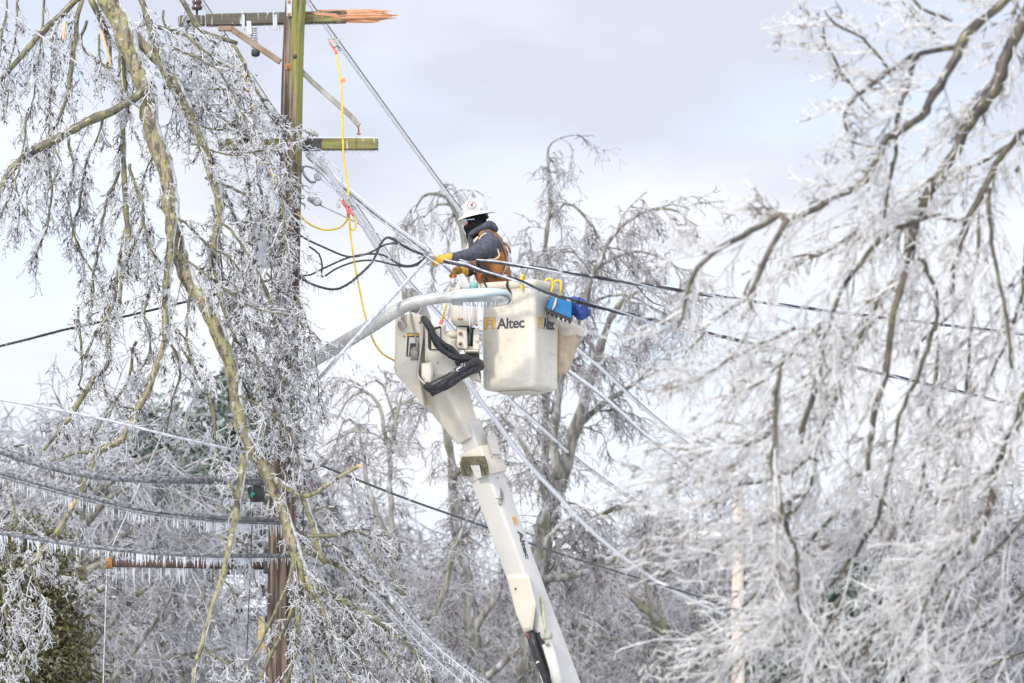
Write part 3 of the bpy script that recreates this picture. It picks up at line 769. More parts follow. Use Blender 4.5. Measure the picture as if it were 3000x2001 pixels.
G1 = 'iced power lines running from the near pole to the far pole'
fr = (260, .012, .05, (-.75, -.1, -.66))
wire('power_line', 'highest iced power line, running from the pole top down past the hard hat', 'power line',
     persp([(880, -40), (905, 0), (970, 90), (1100, 270), (1230, 450), (1350, 612), (1500, 800), (1677, 1000), (1766, 1077), (1862, 1169), (1958, 1252), (2150, 1405)], 53.4, 94), .010, M_wire, G1, frost=(220, .010, .045, (-.8, -.1, -.5)))
wire('power_line', 'iced power line that passes behind the pole shaft and under the bucket', 'power line',
     persp([(560, -50), (700, 160), (760, 255), (816, 336), (913, 455), (1035, 588), (1182, 802), (1328, 963), (1485, 1156), (1549, 1214), (1613, 1271), (1690, 1342), (1779, 1409), (1888, 1482), (2020, 1563)], 53.6, 94), .010, M_wire, G1, frost=fr)
wire('power_line', 'frosted power line sagging lowest, crossing the boom below the bucket', 'power line',
     persp([(940, 462), (1045, 622), (1175, 829), (1270, 985), (1364, 1105), (1409, 1169), (1460, 1236), (1511, 1307), (1575, 1383), (1639, 1450), (1702, 1520), (1785, 1594), (1894, 1677), (1996, 1738), (2130, 1800)], 53.3, 92), .011, M_wire_iced, G1, frost=fr)
wire('power_line', 'frosted power line emerging at the right edge of the bucket', 'power line',
     persp([(900, 460), (1000, 545), (1120, 645), (1245, 735), (1297, 776), (1400, 865), (1642, 1073), (1766, 1166), (1894, 1281), (1983, 1345), (2155, 1465)], 53.2, 94), .010, M_wire, G1, frost=(260, .012, .055, (.2, -.1, .95)))
# wires from the far pole to the lower right
G2 = 'white iced wires sloping down to the right beyond the far pole'
for lab, px in (('white iced wire left of the far pole, sloping down from its crossarm', [(2000, 1580), (2070, 1725), (2160, 1860), (2270, 2020)]),
                ('white iced wire right of the far pole, nearest to its shaft', [(2240, 1580), (2330, 1780), (2400, 1900), (2480, 2030)]),
                ('white iced wire farthest right of the far pole', [(2330, 1570), (2400, 1720), (2480, 1880), (2570, 2040)])):
    wire('service_wire', lab, 'power line', persp(px, 94, 118), .014, M_wire_iced, G2)

# telecom bundles to the left
G3 = 'thick telecom cables crossing at the left of the pole'
wire('telecom_cable', 'thickest grey iced telecom cable, uppermost of the three at left', 'telecom cable', [(-60, 1300, 51.1), (130, 1362, 51.15), (270, 1392, 51.2), (420, 1404, 51.3), (600, 1408, 51.9), (775, 1412, 52.7)], .036, M_bundle, G3, ice=(25, .01, .07, .0045), sides=10)
wire('telecom_cable', 'doubled grey telecom cable with long icicles, middle of the three at left', 'telecom cable', [(-60, 1368, 51.1), (200, 1438, 51.15), (400, 1488, 51.25), (600, 1512, 51.5), (690, 1519, 52.1), (850, 1526, 52.7)], .024, M_bundle, G3, ice=(95, .02, .15, .0055), sides=8)
wire('telecom_cable', 'grey telecom cable just above the brown strut, lowest of the three at left', 'telecom cable', [(-60, 1550, 51.1), (200, 1592, 51.15), (400, 1615, 51.25), (600, 1627, 51.5), (690, 1628, 52.1), (880, 1628, 52.7)], .021, M_bundle, G3, ice=(80, .015, .12, .0055), sides=8)
wire('messenger_strand', 'thin strand lashed along the middle telecom cable', 'telecom cable', [(-60, 1381, 51.08), (200, 1451, 51.13), (400, 1500, 51.23), (600, 1523, 51.48), (690, 1530, 52.08), (850, 1536, 52.66)], .010, M_bundle, None)
wire('guy_wire', 'pale iced wire running from the left edge to the fork of the leaning trunk', 'guy wire', [(-60, 1160, 51.0), (150, 1197, 51.05), (320, 1232, 51.1), (520, 1282, 51.2), (720, 1325, 51.6)], .013, M_wire_iced, None, ice=(30, .008, .03, .004))
wire('guy_wire', 'pale iced wire crossing the upper left corner in front of the branches', 'guy wire', [(-60, -35, 50.9), (60, 60, 50.9), (200, 165, 51.0), (340, 268, 51.1), (410, 318, 51.5)], .008, M_wire_iced)
wire('guy_wire', 'thin guy wire rising from the strut end to the tree', 'guy wire', [(312, 1640, 52.9), (400, 1440, 52.95), (480, 1260, 53), (560, 1080, 53)], .006, M_wire_iced)
wire('guy_wire', 'thin guy wire hanging straight down from the strut end', 'guy wire', [(313, 1660, 52.9), (308, 1830, 52.9), (302, 2020, 52.9), (295, 2500, 52.9)], .006, M_wire_iced)
wire('hanging_cable', 'short black cable hanging straight down left of the pole', 'cable', [(740, 1500, 52.9), (734, 1650, 52.9), (728, 1800, 52.9), (723, 1905, 52.9)], .006, M_cable)
wire('twisted_cable', 'black twisted cable entering at the left edge below the branches', 'cable', [(-60, 1030, 51.8), (0, 1014, 51.9), (90, 992, 52), (180, 968, 52.2), (310, 940, 52.4), (480, 900, 52.6), (680, 850, 52.8), (830, 810, 52.9)], .013, M_cable, None, ice=(12, .01, .05, .004))
wire('service_drop', 'thin black service wire crossing the boom from the pole to the lower right', 'cable', persp([(890, 1345), (1020, 1395), (1200, 1465), (1400, 1535), (1640, 1622), (1990, 1730), (2310, 1832), (2980, 2010)], 52.6, 75), .0115, M_cable)
wire('lower_line', 'thick iced line dropping steeply from the pole to the bottom edge', 'telecom cable', persp([(860, 1330), (940, 1440), (1010, 1540), (1100, 1672), (1250, 1852), (1350, 1940), (1500, 2060)], 52.7, 49.5), .022, M_bundle, 'iced lines falling to the bottom edge', ice=(70, .02, .11, .0055), frost=(170, .01, .08, (.1, -.1, -1), .42))
wire('lower_line', 'second iced line just below the thick one at the bottom edge', 'telecom cable', persp([(860, 1420), (1000, 1640), (1130, 1770), (1240, 1890), (1330, 1970), (1420, 2050)], 52.7, 50), .014, M_bundle, 'iced lines falling to the bottom edge', frost=(170, .01, .07, (.1, -.1, -1), .45))

# black service cables between pole and the worker's hand
G4 = 'black cables looped between the pole and the hand'
YW = 53.0
def blk(lab, px, r=.0095, ice=None):
    wire('black_cable', lab, 'cable', [(x, y, Y) for x, y, Y in px], r, M_cable, G4, ice=ice, step=.05)
blk('black cable leaving the pole highest and ending at the hand', [(880, 690, 52.95), (900, 702, 52.9), (950, 725, 52.9), (1020, 752, 52.9), (1080, 742, 52.9), (1130, 716, 52.9), (1172, 715, 52.9), (1210, 735, 52.9), (1245, 748, 52.95)])
blk('black cable rising into a sharp hump above the others', [(876, 812, 52.9), (920, 835, 52.9), (975, 848, 52.88), (1015, 835, 52.88), (1070, 790, 52.88), (1095, 760, 52.88), (1115, 715, 52.88), (1133, 696, 52.88), (1155, 702, 52.88), (1195, 728, 52.9), (1250, 750, 52.95)], .012, (45, .02, .09, .0045))
blk('black cable swinging in a low double wave', [(878, 808, 52.93), (910, 805, 52.93), (950, 785, 52.9), (1020, 755, 52.9), (1080, 744, 52.9), (1125, 748, 52.9), (1165, 772, 52.9), (1195, 779, 52.9), (1222, 772, 52.92), (1250, 752, 52.96)])
blk('black cable making the lowest flat wave before the hand', [(905, 722, 52.9), (935, 745, 52.9), (944, 780, 52.9), (944, 812, 52.9), (985, 787, 52.9), (1040, 767, 52.9), (1095, 763, 52.9), (1150, 775, 52.9), (1190, 782, 52.9), (1225, 776, 52.92), (1252, 756, 52.96)])
wire('guy_wire', 'upper pale strand from the pole to the hand', 'guy wire', [(908, 462, 53), (960, 530, 53), (1030, 585, 52.98), (1120, 650, 52.96), (1190, 700, 52.96), (1252, 748, 52.95)], .008, M_wire_iced)
wire('guy_wire', 'lower pale strand from the pulley block to the hand', 'guy wire', [(935, 600, 52.96), (990, 625, 52.95), (1060, 660, 52.95), (1130, 695, 52.95), (1200, 722, 52.95), (1255, 752, 52.95)], .008, M_wire_iced)
wire('guy_wire', 'thin strand from the upper pulley sheave down to the red clamp', 'guy wire', [(940, 525, 52.96), (980, 555, 52.95), (1040, 592, 52.95), (1100, 640, 52.95)], .004, M_wire_iced)
# iced drop rod in front of the lamp arm
wire('iced_strand', 'straight ice covered strand slanting from the hand down across the lamp arm', 'guy wire', [(1254, 755, 52.9), (1190, 825, 52.6), (1090, 935, 52.2), (1000, 1035, 52.0), (900, 1148, 52.2)], .017, M_wire_iced, None, ice=(70, .01, .07, .005), step=.1)

# triplex cables from the hand to the right
G5 = 'twisted black cables running right from the worker'
def triplex(lab, px, r=.009):
    pts = path_px(px, .06)
    o = thing('triplex_cable', lab, 'cable', pts[0], G5)
    cum = np.concatenate([[0], np.cumsum(np.linalg.norm(np.diff(pts, axis=0), axis=1))])
    t = norm(np.gradient(pts, axis=0)); a = norm(np.cross(t, [0, 0, 1.0])); b_ = np.cross(t, a)
    for i in range(3):
        ph = cum * 4.2 + i * 2.094
        m_ = MB(); m_.tube(pts + (np.cos(ph)[:, None] * a + np.sin(ph)[:, None] * b_) * r * 1.15, r, 6)
        m_.build('strand', M_wire_iced if i == 2 else M_cable, o)
    m_ = MB(); icicles(m_, pts[:160] - np.array([0, 0, .012]), 9, .02, .09, .004, RNG); m_.build('ice', M_ice, o)['kind'] = 'stuff'
triplex('upper twisted black cable, running right above the bucket rim', [(1395, 764, 52.85), (1450, 768, 52.85), (1514, 777, 52.86), (1600, 789, 52.88), (1680, 803, 52.9)] + persp([(1760, 815), (1800, 821), (1960, 846), (2150, 875), (2500, 920), (3050, 985)], 53.1, 62))
triplex('lower twisted black cable, crossing in front of the bucket rim and hooks', [(1300, 764, 52.8), (1324, 770, 52.8), (1370, 779, 52.8), (1411, 794, 52.8), (1514, 821, 52.8), (1597, 857, 52.8), (1680, 881, 52.85), (1720, 891, 52.9)] + persp([(1800, 911), (1960, 950), (2130, 990), (2500, 1075), (3050, 1205)], 53.2, 62), .0105)
wire('tie_wire', 'thin white tie wire held out by the yellow glove', 'tie wire', [(1240, 745, 52.9), (1270, 765, 52.83), (1295, 777, 52.8), (1330, 772, 52.8), (1370, 768, 52.8), (1345, 760, 52.8)], .005, M_wire_iced, step=.03)
wire('slack_wire', 'thin black slack wire drooping right of the bucket below the upper cable', 'cable', [(1800, 822, 54), (1860, 832, 54.2), (1885, 862, 54.3), (1915, 888, 54.4), (1950, 897, 54.5)], .006, M_cable)

# splice knot at the hand
sk = thing('splice', 'knotted grey wire splice where the lines meet at the glove', 'splice', P(1256, 750, 52.99))
m_ = MB(); rk = np.random.default_rng(3)
for i in range(7):
    c0 = P(1255 + rk.uniform(-10, 12), 750 + rk.uniform(-8, 10), 52.98 + rk.uniform(-.03, .03)); q = [c0 + rk.normal(size=3) * .035 for _ in range(5)]
    m_.tube(catmull(q, .01), .005, 5)
m_.box(P(1262, 747, 52.96), (.02, .015, .012), bev=.004); m_.build('wraps', M_wire_iced, sk)
m_ = MB(); m_.cyl(P(1232, 741, 52.98), P(1272, 758, 52.99), .013); m_.build('sleeve', M_galv, sk)

# ------------------------------------------------------------------ yellow grounding jumpers
G6 = 'yellow grounding jumper cables'
def jumper(lab, px, clamp_at, tape=None, flag=None):
    o = thing('grounding_jumper', lab, 'jumper cable', P(*px[0]), G6)
    pts = path_px(px, .05); m_ = MB(); m_.tube(pts, .0092, 8); m_.build('cable', M_yellow, o)
    if tape:
        m_ = MB(); m_.tube(path_px(tape, .03), .013, 8); m_.build('sleeve', M_redpink, o)
    if clamp_at:
        (x, y, Y, s_) = clamp_at
        m_ = MB(); q = lambda dx, dy: (x + dx * s_, y + dy * s_)
        m_.prism([q(-14, -8), q(-4, -10), q(10, 2), q(14, 14), q(2, 18), q(-10, 6)], Y, .045, .006)
        m_.prism([q(-6, -16), q(4, -20), q(8, -6), q(-2, -4)], Y, .03, .005)
        m_.hull([P(*q(4, -8), Y - .02), P(*q(34, -11), Y - .01), P(*q(30, -8), Y - .01), P(*q(10, 0), Y - .02), P(*q(4, -8), Y + .02), P(*q(10, 0), Y + .02)])
        co = m_.build('clamp', M_bronze, o)
        m_ = MB(); th = np.linspace(0, 2 * math.pi, 13); c0 = P(*q(20, 22), Y)
        m_.tube([c0 + [.014 * math.cos(t), 0, .014 * math.sin(t)] for t in th], .006, 6); m_.tube([P(*q(8, 8), Y), P(*q(18, 18), Y)], .009, 6); m_.build('eye_screw', M_grey_steel, co)
    if flag:
        m_ = MB(); m_.prism(flag, px[3][2] - .01, .004, .0005); m_.build('tag', mat('orange paper tag', (0.85, 0.22, 0.08), (0.8, 0.28, 0.12), 20, .6), o)
    return o
YJ = 52.9
jumper('long yellow jumper hanging from the red sleeved clamp on the highest line', [(983, 150, YJ), (992, 190, YJ), (1000, 250, YJ), (1003, 330, YJ), (1004, 400, YJ), (1008, 470, YJ), (1019, 540, YJ), (1022, 600, YJ), (1024, 650, YJ), (1030, 710, YJ), (1042, 790, YJ), (1060, 880, YJ), (1075, 945, YJ), (1095, 1000, YJ + .1), (1120, 1035, YJ + .2), (1157, 1058, YJ + .4)],
       (975, 122, YJ, 1.0), [(966, 120, YJ - .02), (975, 136, YJ), (983, 150, YJ), (986, 158, YJ)], [(996, 235), (1010, 226), (1014, 240), (998, 243)])
jumper('short yellow jumper half hidden by twigs left of the pole', [(692, 190, YJ), (716, 222, YJ), (730, 272, YJ), (740, 320, YJ), (752, 385, YJ), (770, 450, YJ), (800, 520, YJ), (815, 545, YJ)],
       (690, 178, YJ, .8), [(683, 176, YJ - .02), (700, 195, YJ - .02), (712, 210, YJ - .01)])
jumper('looped yellow jumper sagging from the pole to the red orange clamp', [(872, 622, YJ), (895, 648, YJ), (925, 666, YJ), (960, 674, YJ), (995, 667, YJ), (1013, 650, YJ), (1020, 635, YJ), (1018, 610, YJ), (1008, 592, YJ)], (1018, 590, YJ - .03, .9), [(1002, 586, YJ - .04), (1009, 600, YJ - .04), (1018, 612, YJ - .04), (1020, 634, YJ - .04)])
jumper('small yellow jumper loop curling under the red orange clamp', [(1022, 620, YJ - .05), (1034, 630, YJ - .05), (1043, 655, YJ - .05), (1038, 673, YJ - .05), (1027, 668, YJ - .05), (1024, 640, YJ - .05)], None, [(1023, 612, YJ - .06), (1030, 622, YJ - .06), (1036, 632, YJ - .06)])
wire('iced_loop', 'pale stiff iced lead arching down from the lower crossarm to the clamp', 'cable', [(948, 445, 53), (955, 490, 53), (975, 540, 52.98), (1000, 575, 52.95), (1002, 520, 52.95), (990, 495, 52.95), (962, 470, 53)], .007, M_wire_iced, step=.03)
wv = thing('wedge_connector', 'small white block connector hanging on the strand under the lower crossarm', 'connector', P(992, 601, 52.94))
m_ = MB(); m_.box(P(992, 601, 52.94), (.017, .017, .03), bev=.006); m_.build('block', M_whitearm, wv); m_ = MB(); m_.tube([P(993, 590, 52.94), P(997, 570, 52.95)], .006, 6); m_.build('lead', M_wire_iced, wv)

# telecom gear on the pole behind the leaning trunk
tb = thing('splice_terminal', 'dark telecom terminal with a green plug beside the pole', 'terminal box', P(748, 1440, 52.9))
m_ = MB(); m_.hull([P(x, y, Y) for Y in (52.85, 53.0) for x, y in ((722, 1430), (760, 1415), (778, 1440), (772, 1470), (735, 1475))]); m_.build('housing', M_dark, tb)
m_ = MB(); m_.cyl(P(736, 1447, 52.8), P(745, 1452, 52.8), .025); m_.build('plug', M_green, tb)
m_ = MB(); icicles(m_, [P(722, 1472, 52.85), P(778, 1470, 52.85)], 120, .02, .1, .005, RNG); m_.build('ice', M_ice, tb)['kind'] = 'stuff'
td = thing('drop_cluster', 'cluster of black drop wires with green and orange caps right of the pole', 'wire cluster', P(895, 1400, 52.8))
m_ = MB()
for q in ([(880, 1330), (905, 1340), (921, 1365), (905, 1380), (885, 1360)], [(860, 1370), (885, 1405), (900, 1430), (915, 1445)], [(875, 1380), (890, 1400), (912, 1420)], [(890, 1360), (892, 1420), (888, 1500), (890, 1700), (888, 1950)]):
    m_.tube(path_px([(x, y, 52.75) for x, y in q], .03), .0065, 6)
m_.build('drop_wire', M_cable, td)
m_ = MB(); m_.cyl(P(870, 1376, 52.74), P(882, 1372, 52.74), .022); m_.build('green_cap', M_green, td)
m_ = MB(); m_.cyl(P(912, 1416, 52.74), P(923, 1430, 52.74), .02, .016); m_.build('orange_cap', M_red, td)

# ------------------------------------------------------------------ street lamp on its arm
la = thing('street_lamp', 'ice hung cobra head street lamp on a curved pale arm from the pole', 'street lamp', P(872, 1080, YP))
YL = 52.45
ap = catmull(np.array([np.append(P(x, y, Y), r_ * M(53)) for x, y, Y, r_ in ((868, 1085, 53.0, 21), (920, 1053, 52.92, 21), (1000, 1008, 52.8, 21), (1100, 948, 52.65, 20), (1165, 908, 52.57, 19), (1215, 886, 52.52, 18), (1270, 875, 52.47, 17), (1345, 868, 52.43, 16))]), .04)
m_ = MB(); m_.tube(ap[:, :3], ap[:, 3], 20); m_.build('arm', M_lamp_arm, la)
m_ = MB(); m_.box(P(866, 1086, 52.9), (.04, .03, .12), bev=.01); m_.build('arm_bracket', M_galv, la)
# head: lofted cobra-head shell
hd = MB(); rings = []
prof = [(1322, 862, 882, .075), (1326, 855, 886, .095), (1350, 851, 886, .11), (1385, 849, 886, .125), (1420, 850, 884, .16), (1450, 853, 882, .185), (1475, 858, 880, .175), (1492, 864, 878, .13), (1499, 868, 876, .08), (1501, 871, 874, .03)]
for x, yt, yb, hw in prof:
    t_ = P(x, yt, YL); bt = P(x, yb, YL); ring = []
    for q in np.linspace(0, 2 * math.pi, 24, endpoint=False):
        cz = math.sin(q); cy = math.cos(q)
        z = bt[2] + (t_[2] - bt[2]) * (0.30 + 0.70 * max(cz, 0) ** 0.8 if cz >= 0 else 0.30 * (1 - min(1, abs(cz) * 2.2)))
        ring.append([t_[0], YL + hw * (abs(cy) ** 0.7) * np.sign(cy), z])
    rings.append(ring)
hd.loft(rings); ho = hd.build('head', M_lamp, la)
def roll(o, x0, Y, deg=-13):
    c_ = P(x0, 866, Y); R_ = Matrix.Translation(Vector(c_)) @ Matrix.Rotation(math.radians(deg), 4, 'X') @ Matrix.Translation(-Vector(c_))
    o.data.transform(R_); o.data.update(); return o
roll(ho, 1400, YL)
m_ = MB(); c0 = P(1459, 879, YL); m_.ball(c0 + [0, 0, -.004], (.105, .135, .03), n=8, m=24); roll(m_.build('lens', M_glass, ho), 1400, YL)
m_ = MB(); th = np.linspace(0, 2 * math.pi, 33); m_.tube([c0 + [.112 * math.cos(t), .145 * math.sin(t), -.002] for t in th], .008, 6); roll(m_.build('lens_ring', M_grey_steel, ho), 1400, YL)
m_ = MB(); c0 = P(1388, 850, YL); m_.lathe(c0, (0, 0, 1), [(-.01, .038), (.006, .038), (.008, .044), (.05, .043), (.068, .038), (.074, .02)], 20); m_.build('photocell', M_teal, ho)
m_ = MB(); m_.box(P(1328, 869, YL - .02), (.03, .08, .04), bev=.02); m_.build('slip_fitter', M_lamp_arm, ho)
m_ = MB()
for yy in (-.1, 0, .1):
    icicles(m_, [P(1330, 885, YL + yy), P(1440, 884, YL + yy), P(1498, 877, YL + yy * .5)], 40, .02, .18 if yy < .05 else .1, .0045, RNG, power=1.6)
icicles(m_, [P(1330, 886, YL - .1), P(1430, 886, YL - .1)], 45, .05, .30, .005, RNG, power=1.4)
icicles(m_, ap[:, :3] - np.array([0, 0, .05]), 40, .008, .05, .005, RNG); m_.build('ice', M_ice, la)['kind'] = 'stuff'

# ------------------------------------------------------------------ aerial lift: bucket, boom, boom tip
lift = thing('aerial_lift', 'white articulated aerial lift boom raised to carry the open worker bucket', 'bucket lift', (P(1700, 2400, 53.4)[0] + .5, 53.4, 0))
# bucket: corner nearest the camera and the two visible faces
TH = math.radians(30); YC = 53.12
e1 = np.array([math.cos(TH), -math.sin(TH), 0]); n1 = np.array([-math.sin(TH), -math.cos(TH), 0])
W1 = 160 * M(YC) / math.cos(TH); W2 = 0.49
ztop = P(1560, 818, YC)[2]; zbot = P(1565, 1135, YC)[2]
corner = P(1566, 970, YC); cen = corner - e1 * W1 / 2 - n1 * W2 / 2
def rrect(hw, hd, rad, z, n=6):
    pts = []
    for (sx, sy), a0 in (((1, 1), 0), ((-1, 1), 90), ((-1, -1), 180), ((1, -1), 270)):
        for k in range(n + 1):
            a = math.radians(a0 + 90 * k / n)
            u = sx * (hw - rad) + rad * math.cos(a); v = sy * (hd - rad) + rad * math.sin(a)
            p = cen + e1 * u + n1 * v; pts.append([p[0], p[1], z])
    return pts[::-1]
hw, hd_ = W1 / 2, W2 / 2; H = ztop - zbot; rings = []
def tp(z): return 1.0 - 0.035 * (ztop - z) / H
for z, ins, rad in ((zbot, .05, .04), (zbot + .006, .022, .05), (zbot + .02, .006, .05), (zbot + .045, 0, .05)):
    rings.append(rrect(hw * tp(z) - ins, hd_ * tp(z) - ins, rad, z))
for z in np.linspace(zbot + .06, ztop - .075, 8): rings.append(rrect(hw * tp(z), hd_ * tp(z), .05, z))
rings += [rrect(hw + .0, hd_ + .0, .05, ztop - .07), rrect(hw + .012, hd_ + .012, .055, ztop - .066), rrect(hw + .014, hd_ + .014, .055, ztop - .008), rrect(hw + .008, hd_ + .008, .055, ztop), rrect(hw - .012, hd_ - .012, .05, ztop), rrect(hw - .02, hd_ - .02, .05, ztop - .01), rrect(hw - .035, hd_ - .035, .05, zbot + .06)]
m_ = MB(); m_.loft(rings); bucket = m_.build('bucket', M_bucket, lift)
# step / foot plate seen under the bucket
m_ = MB(); m_.box(np.array([cen[0], cen[1], zbot - .012]), (hw * .55, hd_ * .5, .012), np.array([e1, n1, [0, 0, 1]]), .006); m_.build('base_plate', M_cream, bucket)

def text_mesh(body, size, bold, shear=0.0):
    cu = bpy.data.curves.new('lettering', 'FONT'); cu.body = body; cu.size = size; cu.offset = bold; cu.extrude = 0.0012; cu.shear = shear; cu.space_character = 0.94
    o = bpy.data.objects.new('lettering', cu); scene.collection.objects.link(o)
    dg = bpy.context.evaluated_depsgraph_get(); me = bpy.data.meshes.new_from_object(o.evaluated_get(dg))
    bpy.data.objects.remove(o); bpy.data.curves.remove(cu)
    return me
def decal_text(body, bl, br, upv, nrm, parent, name='lettering', bold=.0045, hgt=None, ink=None, shear=0):
    """text whose baseline runs from bl to br on a face"""
    me = text_mesh(body, .2, bold, shear); co = np.array([v.co[:] for v in me.vertices])
    x0, x1 = co[:, 0].min(), co[:, 0].max(); y0, y1 = co[:, 1].min(), co[:, 1].max()
    ex = norm(br - bl); sx = np.linalg.norm(br - bl) / (x1 - x0); sy = (hgt / (y1 - y0)) if hgt else sx
    ey = norm(upv - ex * np.dot(upv, ex)); nn = norm(nrm)
    new = bl + (co[:, 0:1] - x0) * sx * ex + (co[:, 1:2] - y0) * sy * ey + (co[:, 2:3] + .0025) * nn
    me.vertices.foreach_set('co', new.ravel()); me.update(); me.materials.clear(); me.materials.append(ink or M_navy_ink)
    o = bpy.data.objects.new(name, me); link(o, parent); return o
def emblem(o0, ex, ey, w, h, nrm, parent):
    """amber nested-bracket emblem"""
    m_ = MB(); nn = norm(nrm); ax = np.array([norm(ex), norm(ey), nn])
    def bar(u0, v0, u1, v1):
        c = o0 + ax[0] * (u0 + u1) / 2 * w + ax[1] * (v0 + v1) / 2 * h + nn * .0022
        m_.box(c, (abs(u1 - u0) / 2 * w, abs(v1 - v0) / 2 * h, .0014), ax, .0004)
    for u0, v0, u1, v1 in ((.0, .90, 1., 1.), (.0, .2, .11, .9), (.89, .2, 1., .9), (.0, .1, .11, .19), (-.0, .0, .3, .1), (.70, .0, 1., .1), (.2, .1, .3, .2), (.70, .1, .8, .2),
                           (.2, .70, .8, .80), (.2, .26, .3, .70), (.7, .26, .8, .70), (.3, .42, .7, .52), (.3, .24, .36, .3)):
        bar(u0, v0, u1, v1)
    return m_.build('emblem', M_amber, parent)
zup = np.array([0, 0, 1.0])
fp = corner + n1 * .0       # a point on the front face plane (through the corner edge)
def onface1(x, y):
    z = P(x, y, YC)[2]; return ray_plane(x, y, cen + n1 * hd_ * tp(z), n1)
def onface2(x, y):
    z = P(x, y, YC)[2]; return ray_plane(x, y, cen + e1 * hw * tp(z), e1)
decal_text('Altec', onface1(1456, 965), onface1(1537, 960), zup, n1, bucket, hgt=onface1(1500, 930)[2] - onface1(1500, 962)[2])
emblem(onface1(1418, 966), e1, zup, np.linalg.norm(onface1(1452, 965) - onface1(1418, 965)), onface1(1430, 931)[2] - onface1(1430, 966)[2], n1, bucket)
e2 = -n1
decal_text('Altec', onface2(1592, 965), onface2(1624, 968), zup, e1, bucket, hgt=onface2(1600, 930)[2] - onface2(1600, 966)[2])
emblem(onface2(1576, 962), e2, zup, np.linalg.norm(onface2(1589, 962) - onface2(1576, 962)), onface2(1580, 928)[2] - onface2(1580, 962)[2], e1, bucket)

# --- boom: lofted square section turned so that its underside faces the camera's left
YBM = 53.45
def sq(c, s, rot, a, rad=.03, sy=1.0, n=3):
    u = norm(np.cross(a, [0, 1.0, 0])); u = u if u[0] > 0 else -u     # in the picture plane, across the boom
    v = np.array([0, 1.0, 0]); v = norm(v - a * np.dot(v, a))
    U = u * math.cos(rot) + v * math.sin(rot); V = -u * math.sin(rot) + v * math.cos(rot)
    pts = []
    for (sx, sy_), a0 in (((1, 1), 0), ((-1, 1), 90), ((-1, -1), 180), ((1, -1), 270)):
        for k in range(n + 1):
            an = math.radians(a0 + 90 * k / n)
            pts.append(c + U * (sx * (s / 2 - rad) + rad * math.cos(an)) + V * (sy_ * (s * sy / 2 - rad) + rad * math.sin(an)))
    return pts, U, V
A0, A1 = P(1400, 1330, YBM), P(1652, 2040, YBM); ab = norm(A1 - A0); ROT = math.radians(-39)
def cs(x, y): return P(x, y, YBM)
rings = []
for (x, y, s_) in ((1399, 1322, .235), (1402, 1330, .245), (1500, 1597, .235), (1582, 1825, .245), (1655, 2030, .262), (1800, 2440, .29)):
    p_, U, V = sq(cs(x, y), s_, ROT, ab); rings.append(p_)
m_ = MB(); m_.loft(rings); boom = m_.build('outer_boom', M_boom, lift)
nL = -U if (-U)[1] < 0 else U      # candidate normals facing the camera
faces = [q for q in (U, -U, V, -V) if q[1] < 0]
nL = min(faces, key=lambda q: q[0]); nR = max(faces, key=lambda q: q[0])
def onL(x, y, off=0.0): 
    s_ = np.interp(y, [1330, 1597, 1825, 2030], [.245, .235, .245, .262]); return ray_plane(x, y, cs(1500, 1597) + nL * (s_ / 2 + off), nL)
def onR(x, y, off=0.0):
    s_ = np.interp(y, [1330, 1597, 1825, 2030], [.245, .235, .245, .262]); return ray_plane(x, y, cs(1500, 1597) + nR * (s_ / 2 + off), nR)
acr = norm(np.cross(nR, ab))
decal_text('Altec', onR(1515, 1555), onR(1540, 1638), -np.cross(ab, nR), nR, boom, hgt=.065, bold=.005)
o0 = onR(1500, 1542)
emblem(onR(1508, 1540) , -np.cross(nR, ab) * -1, ab * -1, .06, .085, nR, boom)
# shackle mark and dark wedge printed on the boom side
m_ = MB(); th = np.linspace(-2.3, 2.3, 15) + math.pi * 1.5
cS = onR(1466, 1470, .003); X_ = norm(np.cross(ab, nR)); X_ = X_ if X_[0] > 0 else -X_
m_.tube([cS + X_ * .026 * math.cos(t) + zup * .03 * math.sin(t) for t in th], .006, 6)
m_.hull([onR(x, y, o) for o in (.001, .004) for x, y in ((1468, 1428), (1476, 1447), (1475, 1466), (1467, 1458))])
m_.tube([onR(1453, 1460, .003), onR(1473, 1462, .003)], .005, 6); m_.build('shackle_mark', M_grey_steel, boom)
# inner boom and the wide upper housing
m_ = MB(); rings = []; a2_ = norm(P(1400, 1340, YBM) - P(1330, 1190, YBM))
for (x, y, s_) in ((1372, 1240, .185), (1405, 1345, .18)): rings.append(sq(P(x, y, YBM), s_, ROT, a2_, .02)[0])
m_.loft(rings); m_.build('inner_boom', M_boom, lift)
m_ = MB(); rings = []
for (x, y, s_) in ((1236, 1005, .32), (1243, 1040, .345), (1268, 1095, .345), (1305, 1160, .325), (1345, 1232, .255), (1368, 1275, .205), (1374, 1287, .19)): rings.append(sq(P(x, y, YBM), s_, ROT, a2_, .035)[0])
m_.loft(rings); m_.build('boom_cover', M_cream, lift)
